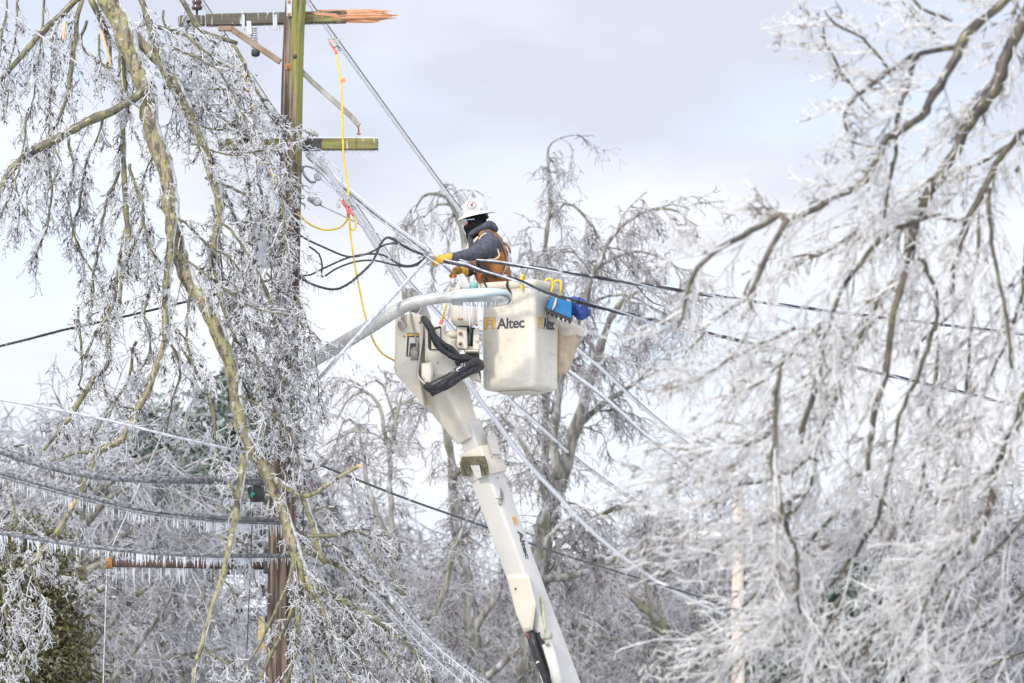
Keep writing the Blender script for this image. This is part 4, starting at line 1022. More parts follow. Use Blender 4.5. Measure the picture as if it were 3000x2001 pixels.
# collar on the outer boom with the dark bronze block
m_ = MB(); rings = []
for (x, y, s_) in ((1400, 1315, .27), (1403, 1322, .285), (1426, 1388, .285), (1430, 1396, .27)): rings.append(sq(P(x, y, YBM), s_, ROT, ab, .02)[0])
m_.loft(rings); col_ = m_.build('boom_collar', M_cream, lift)
m_ = MB(); m_.hull([onR(x, y, o) for o in (.01, .045) for x, y in ((1428, 1280), (1447, 1266), (1455, 1282), (1466, 1330), (1440, 1330))]); m_.build('boom_horn', M_boom, lift)
m_ = MB()
axL = np.array([norm(ab), norm(np.cross(nL, ab)), nL])
def lface(x, y, h=0.03): return onL(x, y, .03 + h)
m_.hull([onL(x, y, o) for o in (.015, .075) for x, y in ((1352, 1338), (1420, 1336), (1433, 1366), (1432, 1392), (1414, 1393), (1410, 1360), (1375, 1362), (1376, 1395), (1355, 1392), (1347, 1362))][:0] or
       [onL(x, y, o) for o in (.015, .06) for x, y in ((1353, 1338), (1421, 1336), (1430, 1362), (1347, 1362))])
m_.hull([onL(x, y, o) for o in (.015, .075) for x, y in ((1347, 1358), (1374, 1358), (1377, 1396), (1354, 1395))])
m_.hull([onL(x, y, o) for o in (.015, .075) for x, y in ((1408, 1356), (1430, 1360), (1433, 1391), (1413, 1394))])
bk_ = m_.build('wear_block', M_bronzeblock, lift)
m_ = MB()
for x, y in ((1357, 1368), (1361, 1376), (1364, 1384), (1367, 1391), (1414, 1366), (1418, 1374), (1420, 1382), (1423, 1389)):
    m_.cyl(onL(x, y, .07), onL(x, y, .078), .010)
m_.build('bolt_hole', M_dark, bk_)
m_ = MB(); m_.hull([onL(x, y, o) for o in (.02, .055) for x, y in ((1376, 1362), (1404, 1360), (1412, 1398), (1398, 1402), (1382, 1372))])
for x, y in ((1390, 1366), (1394, 1377), (1400, 1378)): m_.ball(onL(x, y, .056), .007)
m_.build('label_plate', M_boom, bk_)
# lower cover box, cylinder, hoses
m_ = MB(); m_.hull([onL(x, y, o) for o in (0, .055) for x, y in ((1484, 1690), (1492, 1682), (1544, 1680), (1550, 1690), (1570, 1770), (1560, 1845), (1535, 1852), (1512, 1800))] + [onL(x, y, .075) for x, y in ((1490, 1695), (1543, 1692), (1560, 1770), (1552, 1838), (1535, 1842), (1514, 1795))]); cb_ = m_.build('service_cover', M_cream, lift)
m_ = MB(); m_.cyl(onL(1511, 1725, .07), onL(1511, 1725, .08), .011); m_.build('cover_hole', M_dark, cb_)
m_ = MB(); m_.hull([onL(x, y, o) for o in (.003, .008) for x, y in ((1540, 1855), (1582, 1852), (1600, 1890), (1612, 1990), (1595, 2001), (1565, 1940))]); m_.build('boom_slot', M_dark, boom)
m_ = MB(); m_.tube([onL(1556, 1850, .03), onL(1568, 1895, .045), onL(1585, 1945, .045), onL(1600, 1990, .04), onL(1630, 2070, .03)], .036, 14); hs_ = m_.build('boom_hose', M_black, lift)
m_ = MB(); m_.cyl(onL(1580, 1936, .045), onL(1582, 1941, .045), .039); m_.build('hose_band', M_cream, hs_)
m_ = MB()
for i in range(4): m_.tube([onL(1544 + i * 5, 1852, .03), onL(1552 + i * 4, 1872, .035)], .008, 6)
m_.build('hose_end', M_red, hs_)
m_ = MB(); cy0 = onL(1603, 1885, .09); cy1 = onL(1650, 2040, .10); m_.cyl(cy0, cy1, .052, .052, 18); cyl_ = m_.build('lift_cylinder', M_boom, lift)
m_ = MB(); m_.box(onL(1598, 1860, .09), (.03, .03, .05), axL, .012); m_.cyl(onL(1592, 1866, .09), onL(1612, 1862, .09), .035); m_.cyl(onL(1603, 1882, .14), onL(1603, 1888, .14), .02); m_.build('cylinder_clevis', mat('mossy cast steel', (0.30, 0.30, 0.19), (0.44, 0.43, 0.36), 18, .5), cyl_)
m_ = MB()
beam(m_, onR(1588, 1748, .02), onR(1597, 1850, .03), .012, .012); m_.build('sight_tube', mat('mossy plastic tube', (0.27, 0.29, 0.15), (0.42, 0.42, 0.32), 20, .5), lift)
m_ = MB()
for x, y in ((1458, 1400), (1440, 1340), (1462, 1342)): m_.ball(onR(x, y, .02), .008)
m_.build('bolt', M_rust, lift)

# --- boom tip
YT = 53.2
tip = MB(); tip.prism([(1159, 928), (1200, 921), (1236, 925), (1240, 990), (1226, 1096), (1160, 1098), (1155, 1080), (1158, 1010)], YT - .02, .16, .02)
tip.hull([P(x, y, YT + d) for x, y, d in ((1156, 1094, -.1), (1226, 1094, -.1), (1200, 1050, -.12), (1162, 1092, .2), (1230, 1092, .2), (1160, 1098, -.09), (1225, 1098, -.09), (1242, 1190, .0), (1250, 1190, .2))])
tp_ = tip.build('tip_housing', M_cream, lift)
m_ = MB(); m_.prism([(1228, 915), (1244, 882), (1262, 930), (1275, 1040), (1230, 1060)], YT + .12, .06, .01); m_.build('tip_fin', M_boom, lift)
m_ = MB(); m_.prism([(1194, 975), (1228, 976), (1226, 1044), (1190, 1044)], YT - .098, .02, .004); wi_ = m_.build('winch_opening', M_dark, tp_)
m_ = MB(); m_.prism([(1196, 977), (1226, 977), (1226, 985), (1194, 985)], YT - .112, .012, .003); m_.build('amber_lens', mat('amber reflector', (0.55, 0.25, 0.03), (0.6, 0.32, 0.06), 12, .3), tp_)
m_ = MB(); m_.prism([(1199, 988), (1227, 988), (1226, 1006), (1202, 1006), (1198, 1043), (1195, 1043)], YT - .108, .012, .003); m_.build('winch_frame', M_boom, tp_)
m_ = MB()
for i in range(5): m_.tube(catmull([P(1202 + i * 4, 1042, YT - .115), P(1203 + i * 4, 1028 - i, YT - .125), P(1212 + i * 3, 1018 - i, YT - .12)], .01), .0055, 6)
m_.cyl(P(1204, 1040, YT - .1), P(1224, 1040, YT - .1), .05, .05, 14); m_.build('rope_drum', M_rope, tp_)
m_ = MB()
for x, y in ((1218, 1052), (1184, 985), (1230, 945), (1283, 1063)): m_.ball(P(x, y, YT - (.11 if x < 1250 else .2)), .009)
m_.build('bolt', M_rust, tp_)
m_ = MB(); m_.tube(catmull([P(1237, 925, YT - .1), P(1236, 990, YT - .105), P(1227, 1060, YT - .11), P(1224, 1098, YT - .12), P(1238, 1118, YT - .16), P(1255, 1133, YT - .18)], .03), .010, 8); m_.build('edge_trim', M_boom, tp_)
# knuckle body with dark slot
m_ = MB(); m_.prism([(1246, 965), (1258, 955), (1306, 955), (1308, 985), (1328, 1000), (1345, 1050), (1350, 1090), (1300, 1110), (1270, 1112), (1246, 1060)], YT + .03, .3, .03); kn_ = m_.build('knuckle', M_cream, lift)
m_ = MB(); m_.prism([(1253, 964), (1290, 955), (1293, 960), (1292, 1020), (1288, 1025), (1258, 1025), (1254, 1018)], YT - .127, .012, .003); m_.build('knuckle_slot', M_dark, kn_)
m_ = MB(); m_.prism([(1263, 970), (1290, 962), (1290, 1022), (1264, 1023)], YT - .138, .012, .003); m_.build('slot_plate', M_cream, kn_)
m_ = MB(); m_.prism([(1235, 1066), (1262, 1063), (1268, 1070), (1270, 1100), (1264, 1128), (1250, 1126), (1236, 1105)], YT - .17, .14, .02); m_.build('link_block', M_cream, lift)
m_ = MB(); m_.cyl(P(1304, 981, YT - .05), P(1345, 981, YT - .05), .036, .036, 20); m_.build('pivot_shaft', M_cream, lift)
m_ = MB(); m_.prism([(1339, 958), (1368, 957), (1370, 1020), (1366, 1026), (1343, 1022), (1339, 1010)], YT - .05, .12, .01); bp_ = m_.build('bracket_plate', M_cream, lift)
m_ = MB()
for y in (977, 1007): m_.cyl(P(1349, y, YT - .11), P(1349, y, YT - .135), .018, .014); m_.ball(P(1349, y, YT - .137), .010)
m_.build('bolt', M_rust, bp_)
m_ = MB(); m_.prism([(1342, 954), (1378, 956), (1378, 962), (1342, 960)], YT - .05, .14, .004); m_.build('shaft_pad', M_dark, bp_)
m_ = MB(); m_.cyl(P(1375, 955, YT), P(1375, 1025, YT), .022, .022, 16); m_.cyl(P(1386, 960, YT + .04), P(1386, 1028, YT + .04), .02, .02); m_.build('leveling_rod', mat('oily steel rod', (0.05, 0.06, 0.06), (0.22, 0.25, 0.25), 12, .2, metal=.6), lift)
m_ = MB(); m_.cyl(P(1378, 1016, YT), P(1378, 1030, YT), .038, .038, 16); m_.prism([(1360, 1028), (1402, 1028), (1402, 1034), (1364, 1034)], YT, .2, .006); m_.build('rod_base', M_cream, lift)
m_ = MB(); m_.prism([(1387, 966), (1405, 960), (1404, 1026), (1385, 1026)], YT - .02, .1, .008); m_.ball(P(1397, 998, YT - .08), .014); m_.build('mount_bracket', M_cream, lift)
# rotator / lift unit left of bucket
m_ = MB()
def rprism(mb, x0, y0, x1, y1, Y, dep, rad=.03, taper=0.0, mi=0):
    ct = P((x0 + x1) / 2, (y0 + y1) / 2, Y); hw_ = (x1 - x0) / 2 * M(Y); zt = P(x0, y0, Y)[2]; zb = P(x0, y1, Y)[2]; rings = []
    for t, ins in ((0, .03), (.04, .01), (.12, 0), (.75, 0), (.9, .012 + taper * .5), (1.0, .03 + taper)):
        z = zt + (zb - zt) * t; ring = []
        for (sx, sy), a0 in (((1, 1), 0), ((-1, 1), 90), ((-1, -1), 180), ((1, -1), 270)):
            for k in range(5):
                a = math.radians(a0 + 90 * k / 4)
                ring.append([ct[0] + sx * (hw_ - ins - rad) + rad * math.cos(a), Y + sy * (dep / 2 - ins - rad) + rad * math.sin(a), z])
        rings.append(ring)
    mb.loft(rings, mi)
rprism(m_, 1320, 875, 1398, 956, 53.12, .26, .05, .02); ru_ = m_.build('rotator', M_cream, lift)
m_ = MB()
for x in (1344, 1353): m_.ball(P(x, 935, 52.985), .011)
m_.ball(P(1396, 952, 53.0), .014); m_.build('bolt', M_rust, ru_)
m_ = MB(); rprism(m_, 1320, 828, 1352, 866, 53.2, .2, .03); m_.build('control_pod', M_cream, lift)
m_ = MB(); rprism(m_, 1354, 836, 1402, 866, 53.15, .2, .03); m_.build('control_console', M_boom, lift)
m_ = MB(); m_.hull([P(x, y, 53.2 + d) for d in (-.09, .09) for x, y in ((1338, 806), (1356, 800), (1368, 815), (1378, 840), (1362, 846), (1340, 834))]); m_.build('control_guard', mat('grey plastic guard', (0.42, 0.42, 0.42), (0.58, 0.58, 0.57), 16, .5, .3), lift)
m_ = MB(); m_.cyl(P(1327, 815, 53.1), P(1327, 838, 53.1), .022); m_.box(P(1332, 826, 53.12), (.03, .02, .03), bev=.008); m_.build('control_lever', M_galv, lift)
# lower dark clutter between tip and bucket
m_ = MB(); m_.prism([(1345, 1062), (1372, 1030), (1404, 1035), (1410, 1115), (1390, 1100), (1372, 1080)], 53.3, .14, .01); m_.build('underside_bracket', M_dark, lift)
m_ = MB(); m_.prism([(1368, 1096), (1402, 1094), (1410, 1120), (1380, 1112)], 53.2, .16, .015); m_.build('step', M_cream, lift)
# sheave head, hook, rope
m_ = MB()
for x, y, w_ in ((1187, 865, 10), (1199, 868, 12)):
    m_.ball(P(x, y, YT - .06), (w_ * M(YT), .05, 24 * M(YT)), n=10)
m_.prism([(1205, 845), (1218, 852), (1228, 862), (1226, 878), (1206, 884)], YT - .02, .12, .008)
m_.prism([(1196, 885), (1240, 884), (1228, 908), (1222, 915), (1198, 912)], YT + .0, .14, .01); sh_ = m_.build('sheave_head', M_grey_steel, lift)
m_ = MB(); m_.prism([(1236, 888), (1243, 887), (1242, 896), (1234, 896)], YT - .06, .05, .004); m_.prism([(1203, 894), (1218, 897), (1216, 904), (1203, 902)], YT - .1, .03, .004); m_.build('blue_pad', M_bluedark, sh_)
m_ = MB(); m_.tube(catmull([P(1201, 905, YT - .1), P(1208, 950, YT - .13), P(1218, 990, YT - .15), P(1224, 1028, YT - .13)], .05), .0095, 8); m_.build('winch_rope', M_rope, lift)
m_ = MB(); m_.tube(catmull([P(1180, 905, YT - .12), P(1180, 938, YT - .13)], .02), .013, 8)
m_.box(P(1179, 920, YT - .13), (.016, .014, .04), bev=.006)
th = np.linspace(2.2, 7.6, 14); c0 = P(1179, 951, YT - .13); m_.tube([c0 + [.034 * math.cos(t), 0, .04 * math.sin(t)] for t in th], np.linspace(.014, .007, 14), 8); m_.build('winch_hook', M_grey_steel, lift)
# black sleeved hoses
hose = MB()
def hz(px, r, wr=.12):
    c = catmull(np.array([np.append(P(x, y, Y), r) for x, y, Y in px]), .018); n = len(c)
    hose.tube(c[:, :3], c[:, 3] * (1 + wr * np.convolve(RNG.normal(size=n + 4), np.ones(3) / 3, 'same')[2:-2]), 14)
Yh = 52.93
hz([(1241, 934, YT - .14), (1250, 945, Yh + .05), (1262, 965, Yh), (1272, 990, Yh), (1292, 1018, Yh), (1318, 1038, Yh), (1345, 1048, Yh + .03), (1375, 1053, Yh + .08), (1405, 1065, 53.1)], .036)
hz([(1270, 980, Yh), (1300, 1008, Yh - .02), (1322, 1020, Yh - .02), (1340, 1040, Yh), (1362, 1050, Yh + .05)], .024)
hz([(1406, 1066, 53.1), (1385, 1062, Yh + .05), (1350, 1083, Yh), (1315, 1106, Yh - .03), (1280, 1124, Yh - .03), (1252, 1140, Yh)], .042)
hz([(1408, 1072, 53.1), (1388, 1080, Yh + .08), (1350, 1100, Yh + .02), (1315, 1122, Yh), (1285, 1138, Yh), (1262, 1150, Yh + .02)], .046)
hz([(1247, 1128, Yh + .02), (1262, 1138, Yh), (1290, 1128, Yh - .04), (1310, 1116, Yh - .04)], .032)
hose.ball(P(1360, 1058, Yh + .1), (.09, .07, .07)); hose.build('hydraulic_hose', M_black, lift)
m_ = MB(); rf = np.random.default_rng(9)
for _ in range(60):
    t = rf.random(); q = P(1285 + 75 * t + rf.normal() * 3, 1128 - 62 * t + rf.normal() * 4, Yh - .05); m_.ball(q, rf.uniform(.002, .006), n=3, m=5)
m_.build('ice', M_frost, lift)['kind'] = 'stuff'

# ------------------------------------------------------------------ things on the bucket
def hook(name, label, x, y, Y, s_, m, group, flip=1, tail=0.0):
    o = thing(name, label, 'hook', P(x, y, Y), group); c0 = P(x, y, Y); pts = []
    for t in np.linspace(math.pi, 0, 9): pts.append(c0 + np.array([flip * .030 * math.cos(t) * s_, -.0, .03 * s_ + .030 * math.sin(t) * s_]))
    pts += [c0 + np.array([flip * .030 * s_, 0, -.01 * s_]), c0 + np.array([flip * .018 * s_, -.005, -.045 * s_])]
    for t in np.linspace(0.3, -3.0, 8): pts.append(c0 + np.array([flip * (-.01 + .030 * math.cos(t)) * s_, -.01, -.085 * s_ + .03 * math.sin(t) * s_]))
    m_ = MB(); m_.tube(catmull(pts, .008), .0105 * s_ ** .5, 8); m_.build('hook_body', m, o); return o
o = thing('hook', 'yellow plastic hook hung over the front rim of the bucket, above the word', 'hook', P(1533, 815, 53.2), 'yellow plastic hooks on the bucket rim')
m_ = MB(); q0 = onface1(1533, 813) + n1 * .03
m_.tube(catmull([q0 - n1 * .06 + [0, 0, -.03], q0 - n1 * .05 + [0, 0, .005], q0 - n1 * .02 + [0, 0, .02], q0 + [0, 0, .0], q0 + n1 * .004 + [0, 0, -.06], q0 + [0, 0, -.12]], .01), .012, 8); m_.build('hook_body', M_hook, o)
hook('hook', 'yellow plastic hook on the right rim, left one of the pair above the blue bag', 1608, 838, 53.36, 1.15, M_hook, 'yellow plastic hooks on the bucket rim')
hook('hook', 'yellow plastic hook on the right rim, right one of the pair above the blue bag', 1633, 843, 53.47, 1.15, M_hook, 'yellow plastic hooks on the bucket rim')
for (x, y, s_, lab) in ((1422, 822, 1.0, 'slim black hook on the front rim behind the photocell'), (1490, 833, 1.2, 'thick black hook on the front rim at the lamp tip')):
    o = thing('hook', lab, 'hook', P(x, y, 53.3), 'black hooks on the bucket rim'); q0 = onface1(x, y - 6) + n1 * .028
    m_ = MB(); m_.tube(catmull([q0 - n1 * .06 + [0, 0, -.02], q0 - n1 * .03 + [0, 0, .012], q0 + [0, 0, -.01], q0 + [0.004, 0, -.045 * s_], q0 + [.022 * s_, 0, -.075 * s_], q0 + [.022 * s_, 0, -.11 * s_], q0 + [-.004, 0, -.12 * s_]], .008), .009 * s_, 8); m_.build('hook_body', M_black, o)

# bright blue tool bag with black moulded base
bg = thing('tool_bag', 'bright blue tool bag with black rubber base hung outside the bucket', 'tool bag', P(1640, 920, 53.4))
tl = [(1618, 866), (1668, 872), (1690, 880), (1704, 905)]
m_ = MB(); m_.hull([P(x, y, Y) for Y in (53.12, 53.46) for x, y in ((1617, 868), (1640, 866), (1668, 876), (1675, 882), (1672, 938), (1603, 904))] + [P(x, y, 53.29) for x, y in ((1612, 866), (1680, 880), (1677, 938), (1600, 900))]); m_.build('bag_body', M_blue, bg)
m_ = MB(); m_.hull([P(x, y, Y) for Y in (53.10, 53.48) for x, y in ((1602, 902), (1674, 932), (1673, 943), (1602, 914))] + [P(x, y, 53.29) for x, y in ((1598, 900), (1678, 934), (1677, 944), (1599, 912))])
for t in np.linspace(.05, .95, 6): m_.cyl(P(1602 + 71 * t, 914 + 29 * t, 53.14), P(1601 + 71 * t, 920 + 29 * t, 53.14), .012, .010, 8)
m_.build('bag_base', M_black, bg)
m_ = MB(); m_.hull([P(x, y, Y) for Y in (53.105, 53.12) for x, y in ((1628, 870), (1633, 871), (1628, 896), (1620, 908), (1617, 906), (1624, 892))]); m_.build('bag_strap', M_canvas, bg)
# dark blue pouch
po_ = thing('cloth_pouch', 'crumpled dark blue drawstring cloth pouch beside the bright blue bag', 'pouch', P(1695, 910, 53.4))
m_ = MB(); rp = np.random.default_rng(4)
q = catmull(np.array([np.append(P(x, y, 53.30), r_) for x, y, r_ in ((1652, 882, .035), (1664, 886, .055), (1680, 892, .075), (1698, 905, .085), (1710, 922, .075), (1716, 932, .045))]), .012)
rings = []
for j, c_ in enumerate(q):
    t = norm(q[min(j + 1, len(q) - 1), :3] - q[max(j - 1, 0), :3]); v = norm(np.cross(t, [0, 1.0, 0])); an = np.arange(22) * 2 * math.pi / 22
    rad = c_[3] * (1 + .09 * np.sin(an * 7 + j * .15) + .05 * rp.normal(size=22))
    rings.append(c_[:3] + rad[:, None] * (np.cos(an)[:, None] * v + np.sin(an)[:, None] * np.array([0, 1.0, 0])))
m_.loft(rings); m_.build('pouch_body', M_bluedark, po_)
m_ = MB(); th = np.linspace(0, 2 * math.pi, 19); c_ = q[8]; t = norm(q[9, :3] - q[7, :3]); v = norm(np.cross(t, [0, 1.0, 0]))
m_.tube([c_[:3] + (c_[3] * 1.08) * (math.cos(a) * v + math.sin(a) * np.array([0, 1.0, 0])) for a in th], .007, 6); m_.build('drawstring', M_bluedark, po_)
# canvas tool bucket with printed text
cb = thing('canvas_bucket', 'tan canvas tool bucket hanging at the right side behind the lift bucket', 'tool bucket', P(1660, 1000, 53.75))
m_ = MB(); rings = []
for y, r_, cx in ((968, 44, 1660), (975, 45, 1660), (1010, 41, 1652), (1060, 34, 1643), (1092, 28, 1636), (1096, 20, 1636)):
    c_ = P(cx, y, 53.70); an = np.arange(28) * 2 * math.pi / 28
    rr_ = r_ * M(53.70) * (1 + .03 * np.sin(an * 5 + y * .02))
    rings.append(np.stack([c_[0] + rr_ * np.cos(an), 53.70 + rr_ * np.sin(an) * .9, np.full(28, c_[2])], 1))
m_.loft(rings); cbo = m_.build('bag_body', M_canvas, cb)
m_ = MB(); rings = []
for y, r_, dx in ((986, 47, 3), (976, 49, 4), (966, 48, 4), (955, 38, -2), (946, 22, -8)):
    c_ = P(1658 + dx, y, 53.70); an = np.arange(28) * 2 * math.pi / 28; rr_ = r_ * M(53.70) * (1 + .05 * np.sin(an * 4 + 1) + .03 * np.sin(an * 9))
    rings.append(np.stack([c_[0] + rr_ * np.cos(an), 53.70 + rr_ * np.sin(an) * .9, np.full(28, c_[2]) + .012 * np.sin(an * 5)], 1))
m_.loft(rings); m_.build('rolled_cuff', mat('pale canvas cuff', (0.56, 0.49, 0.39), (0.68, 0.62, 0.52), 12, .8, .3), cb)
m_ = MB(); rl = np.random.default_rng(11)
for k_ in range(9):
    y = 1008 + k_ * 7.5; big = k_ > 3
    for j in range(3):
        x = 1668 - k_ * 3.0 - j * 4.5
        c_ = P(x, y, 53.70); ang_ = math.acos(min(.95, max(-.95, (c_[0] - P(1652 - k_ * 2.2, y, 53.70)[0]) / (.115 - k_ * .004))))
        m_.box(c_ + np.array([0, -.118 + k_ * .004 + .03 * (3 - j) / 3, 0]), (.005, .003, (.0065 if big else .003)), bev=.0005)
m_.build('printed_lines', M_bluedark, cbo)

# hot-stick in the boom socket: yellow tool with red end
tstk = thing('hand_tool', 'yellow handled tool with red grip held by the lower glove beside the bucket', 'tool', P(1320, 880, 53.0))
m_ = MB(); m_.tube([P(1321, 845, 53.22), P(1308, 890, 53.2), P(1294, 942, 53.18)], .010, 8); m_.build('shaft', M_yellow, tstk)
m_ = MB(); m_.tube([P(1295, 937, 53.18), P(1290, 951, 53.18)], .016, 8); m_.build('tip', M_redpink, tstk)
m_ = MB(); m_.tube([P(1330, 806, 53.24), P(1322, 832, 53.22)], .016, 10); m_.build('grip', M_orange, tstk)

# ------------------------------------------------------------------ the lineman
def capsule(mb, p0, r0, p1, r1, n=14):
    p0 = np.asarray(p0, float); p1 = np.asarray(p1, float); d = norm(p1 - p0); pr = []
    L = np.linalg.norm(p1 - p0)
    for a in np.linspace(-math.pi / 2 + .05, 0, 5): pr.append((r0 * math.sin(a), r0 * math.cos(a)))
    for a in np.linspace(0, math.pi / 2 - .05, 5): pr.append((L + r1 * math.sin(a), r1 * math.cos(a)))
    mb.lathe(p0, d, pr, n)
def chain(mb, pts):
    for (a, ra), (b_, rb) in zip(pts[:-1], pts[1:]): capsule(mb, a, ra, b_, rb)
def remesh(mb, name, m, parent, voxel, smooth=4):
    o = mb.build(name, m, parent)
    r_ = o.modifiers.new('union', 'REMESH'); r_.mode = 'VOXEL'; r_.voxel_size = voxel; r_.use_smooth_shade = True
    if smooth:
        s_ = o.modifiers.new('relax', 'SMOOTH'); s_.iterations = smooth; s_.factor = .5
    return o
YM = 53.62
per = thing('person', 'lineman in white hard hat, black balaclava and brown vest reaching from the bucket', 'person', P(1440, 900, YM))
def Q(x, y, dy=0.0): return P(x, y, YM + dy)
mm = M(YM)
# body: hoodie torso, arms, neck as one continuous mesh
bd = MB()
hip = Q(1462, 870); chest = Q(1428, 722); 
chain(bd, [(Q(1462, 900), .15), (Q(1452, 830), .14), (Q(1440, 775), .145), (Q(1424, 722), .15)])
chain(bd, [(Q(1432, 800, .06), .13), (Q(1418, 730, .08), .13)]); chain(bd, [(Q(1440, 800, -.06), .12), (Q(1432, 735, -.08), .125)])
chain(bd, [(Q(1420, 700, .16), .07), (Q(1428, 698, -.14), .08)])
chain(bd, [(Q(1420, 710), .10), (Q(1404, 675), .066), (Q(1398, 655), .062)])
shL, elL, wrL = Q(1436, 716, -.19), Q(1385, 744, -.36), Q(1322, 754, -.51)
chain(bd, [(shL, .092), (Q(1412, 732, -.28), .080), (elL, .066), (Q(1350, 750, -.44), .050), (wrL, .040)])
shR, elR, wrR = Q(1415, 715, .19), Q(1392, 782, .10), Q(1352, 800, -.16)
chain(bd, [(shR, .085), (Q(1405, 750, .18), .07), (elR, .058), (Q(1372, 797, -.04), .048), (wrR, .038)])
body = remesh(bd, 'body', M_hoodie, per, .011, 3)
# hood and collar roll
hdm = MB()
ring = [Q(x, y, dy) for x, y, dy in ((1378, 690, 0), (1384, 684, -.085), (1404, 671, -.125), (1428, 661, -.10), (1443, 663, 0), (1428, 661, .10), (1404, 671, .12), (1384, 684, .085))]
for i in range(8): capsule(hdm, ring[i], .030 + .010 * (i in (3, 4, 5)), ring[(i + 1) % 8], .030 + .010 * ((i + 1) % 8 in (3, 4, 5)))
chain(hdm, [(Q(1448, 668, -.05), .034), (Q(1450, 672, .05), .034)]); chain(hdm, [(Q(1440, 655, -.05), .026), (Q(1432, 652, -.08), .022)])
chain(hdm, [(Q(1380, 694, -.03), .032), (Q(1381, 720, -.04), .03), (Q(1384, 745, -.04), .03)])
remesh(hdm, 'hood', M_hoodie, per, .009, 3)
# head (skin) under the balaclava
hdz = MB(); hc = Q(1392, 642)
hdz.ball(hc, (.098, .078, .115)); chain(hdz, [(Q(1385, 655), .07), (Q(1376, 668), .05)])
hdz.ball(Q(1366, 652), (.035, .05, .05)); chain(hdz, [(Q(1364, 646), .012), (Q(1358.5, 654), .013)]); capsule(hdz, Q(1363, 660, -.012), .012, Q(1363, 660, .012), .012)
hdz.ball(Q(1396, 648, -.078), (.018, .012, .03)); hdz.ball(Q(1396, 648, .078), (.018, .012, .03))
hd_o = remesh(hdz, 'head', M_skin, per, .006, 2)
for s_ in (-1, 1):
    m_ = MB(); m_.ball(Q(1364.5, 646.5, s_ * .032), .011); m_.build('eye', mat('eye white', (0.75, 0.73, 0.70), None, 5, .2), hd_o)
bc = MB()
bc.ball(Q(1395, 640), (.103, .088, .122)); chain(bc, [(Q(1386, 668, -.0), .066), (Q(1376, 674), .05)])
chain(bc, [(Q(1400, 660), .088), (Q(1404, 678), .085), (Q(1408, 694), .09)]); chain(bc, [(Q(1384, 676), .055), (Q(1378, 688), .045), (Q(1384, 700), .05)])
bc.ball(Q(1374, 635), (.055, .078, .04)); bc.ball(Q(1397, 648), (.055, .100, .065)); bc.ball(Q(1376, 667), (.062, .062, .05)); bc.ball(Q(1382, 650), (.05, .083, .06)); remesh(bc, 'balaclava', M_balac, per, .008, 2)
m_ = MB()
for s_ in (-1, 1):
    m_.ball(Q(1363.5, 646.5, s_ * .036), (.017, .032, .024))
m_.tube([Q(1365, 645, -.06), Q(1375, 643, -.088), Q(1390, 642, -.098)], .005, 6); m_.build('safety_glasses', M_clear, per)
# hard hat: tilted dome with full brim
hat = MB(); hx = norm(P(1453, 619, YM) - P(1337, 645, YM)); hz_ = norm(np.array([0, -.10, 1.0]) - hx * np.dot([0, -.10, 1.0], hx)); hz_ = norm(np.cross(hx, [0, 1.0, .10])); hz_ = hz_ if hz_[2] > 0 else -hz_
hy = np.cross(hz_, hx); hc = P(1394, 629.5, YM)
def hring(a_, b_, z, off=0.0, n=40, lip=0.0):
    an = np.arange(n) * 2 * math.pi / n
    return hc + np.cos(an)[:, None] * hx * a_ + np.sin(an)[:, None] * hy * b_ + (z + lip * np.cos(an) ** 2)[:, None] * hz_ + hx * off
one = np.ones(40)
rings = [hring(.100, .088, .004 * one), hring(.150, .120, -.002 * one, 0), hring(.186, .140, -.006 * one, 0, lip=-.012), hring(.187, .141, -.002 * one, 0, lip=-.012), hring(.155, .125, .008 * one, 0), hring(.124, .106, .018 * one)]
for t in np.linspace(0, 1, 10)[0:]:
    a = t * math.pi / 2 * .98
    rings.append(hring(.122 * math.cos(a) ** .85, .104 * math.cos(a) ** .85, (.022 + .135 * math.sin(a)) * one, -.008 * t))
hat.loft(rings[::1]); hho = hat.build('hard_hat', M_helmet, per)
rd = MB()
for s_ in (-.03, 0, .03):
    rd.tube([hc + hx * (.085 * math.cos(a) - .006) + hy * s_ + hz_ * (.025 + .137 * math.sin(a)) for a in np.linspace(.5, math.pi - .5, 14)], .006, 6)
rd.build('crown_ridge', M_helmet, hho)
# round sticker with red crossed mark on the near side of the dome
def ondome(x, y, off=.002):
    d = norm(P(x, y, YM) - CAM); o_ = CAM; R_ = np.array([.122, .106, .137]); B_ = np.array([hx, hy, hz_]); c_ = hc + hz_ * .022
    oo = (B_ @ (o_ - c_)) / R_; dd = (B_ @ d) / R_
    A = dd @ dd; Bq = 2 * oo @ dd; C = oo @ oo - 1; disc = max(Bq * Bq - 4 * A * C, 0); t = (-Bq - math.sqrt(disc)) / (2 * A)
    p = o_ + d * t; nrm = norm((B_.T @ ((B_ @ (p - c_)) / R_ ** 2))); return p + nrm * off, nrm
m_ = MB(); cx, cy = 1382, 601.5
ringp = [ondome(cx + 12.5 * math.cos(a), cy + 11 * math.sin(a), .004)[0] for a in np.linspace(0, 2 * math.pi, 29)]
m_.tube(ringp, .0022, 5); m_.build('sticker_ring', M_navy_ink, hho)
m_ = MB()
for seg in (((1376, 595), (1387, 608)), ((1388, 593), (1378, 608)), ((1383, 595), (1380, 603)), ((1378, 600), (1386, 601))):
    m_.tube([ondome(*seg[0], .004)[0], ondome((seg[0][0] + seg[1][0]) / 2, (seg[0][1] + seg[1][1]) / 2, .005)[0], ondome(*seg[1], .004)[0]], .0030, 5)
m_.build('sticker_mark', mat('dark red ink', (0.30, 0.02, 0.04), (0.4, 0.05, 0.07), 20, .5), hho)
m_ = MB()
for i in range(4): m_.box(ondome(1406 + i * 2.2, 612.5 - i * .3, .003)[0], (.0025, .002, .004), bev=.0005)
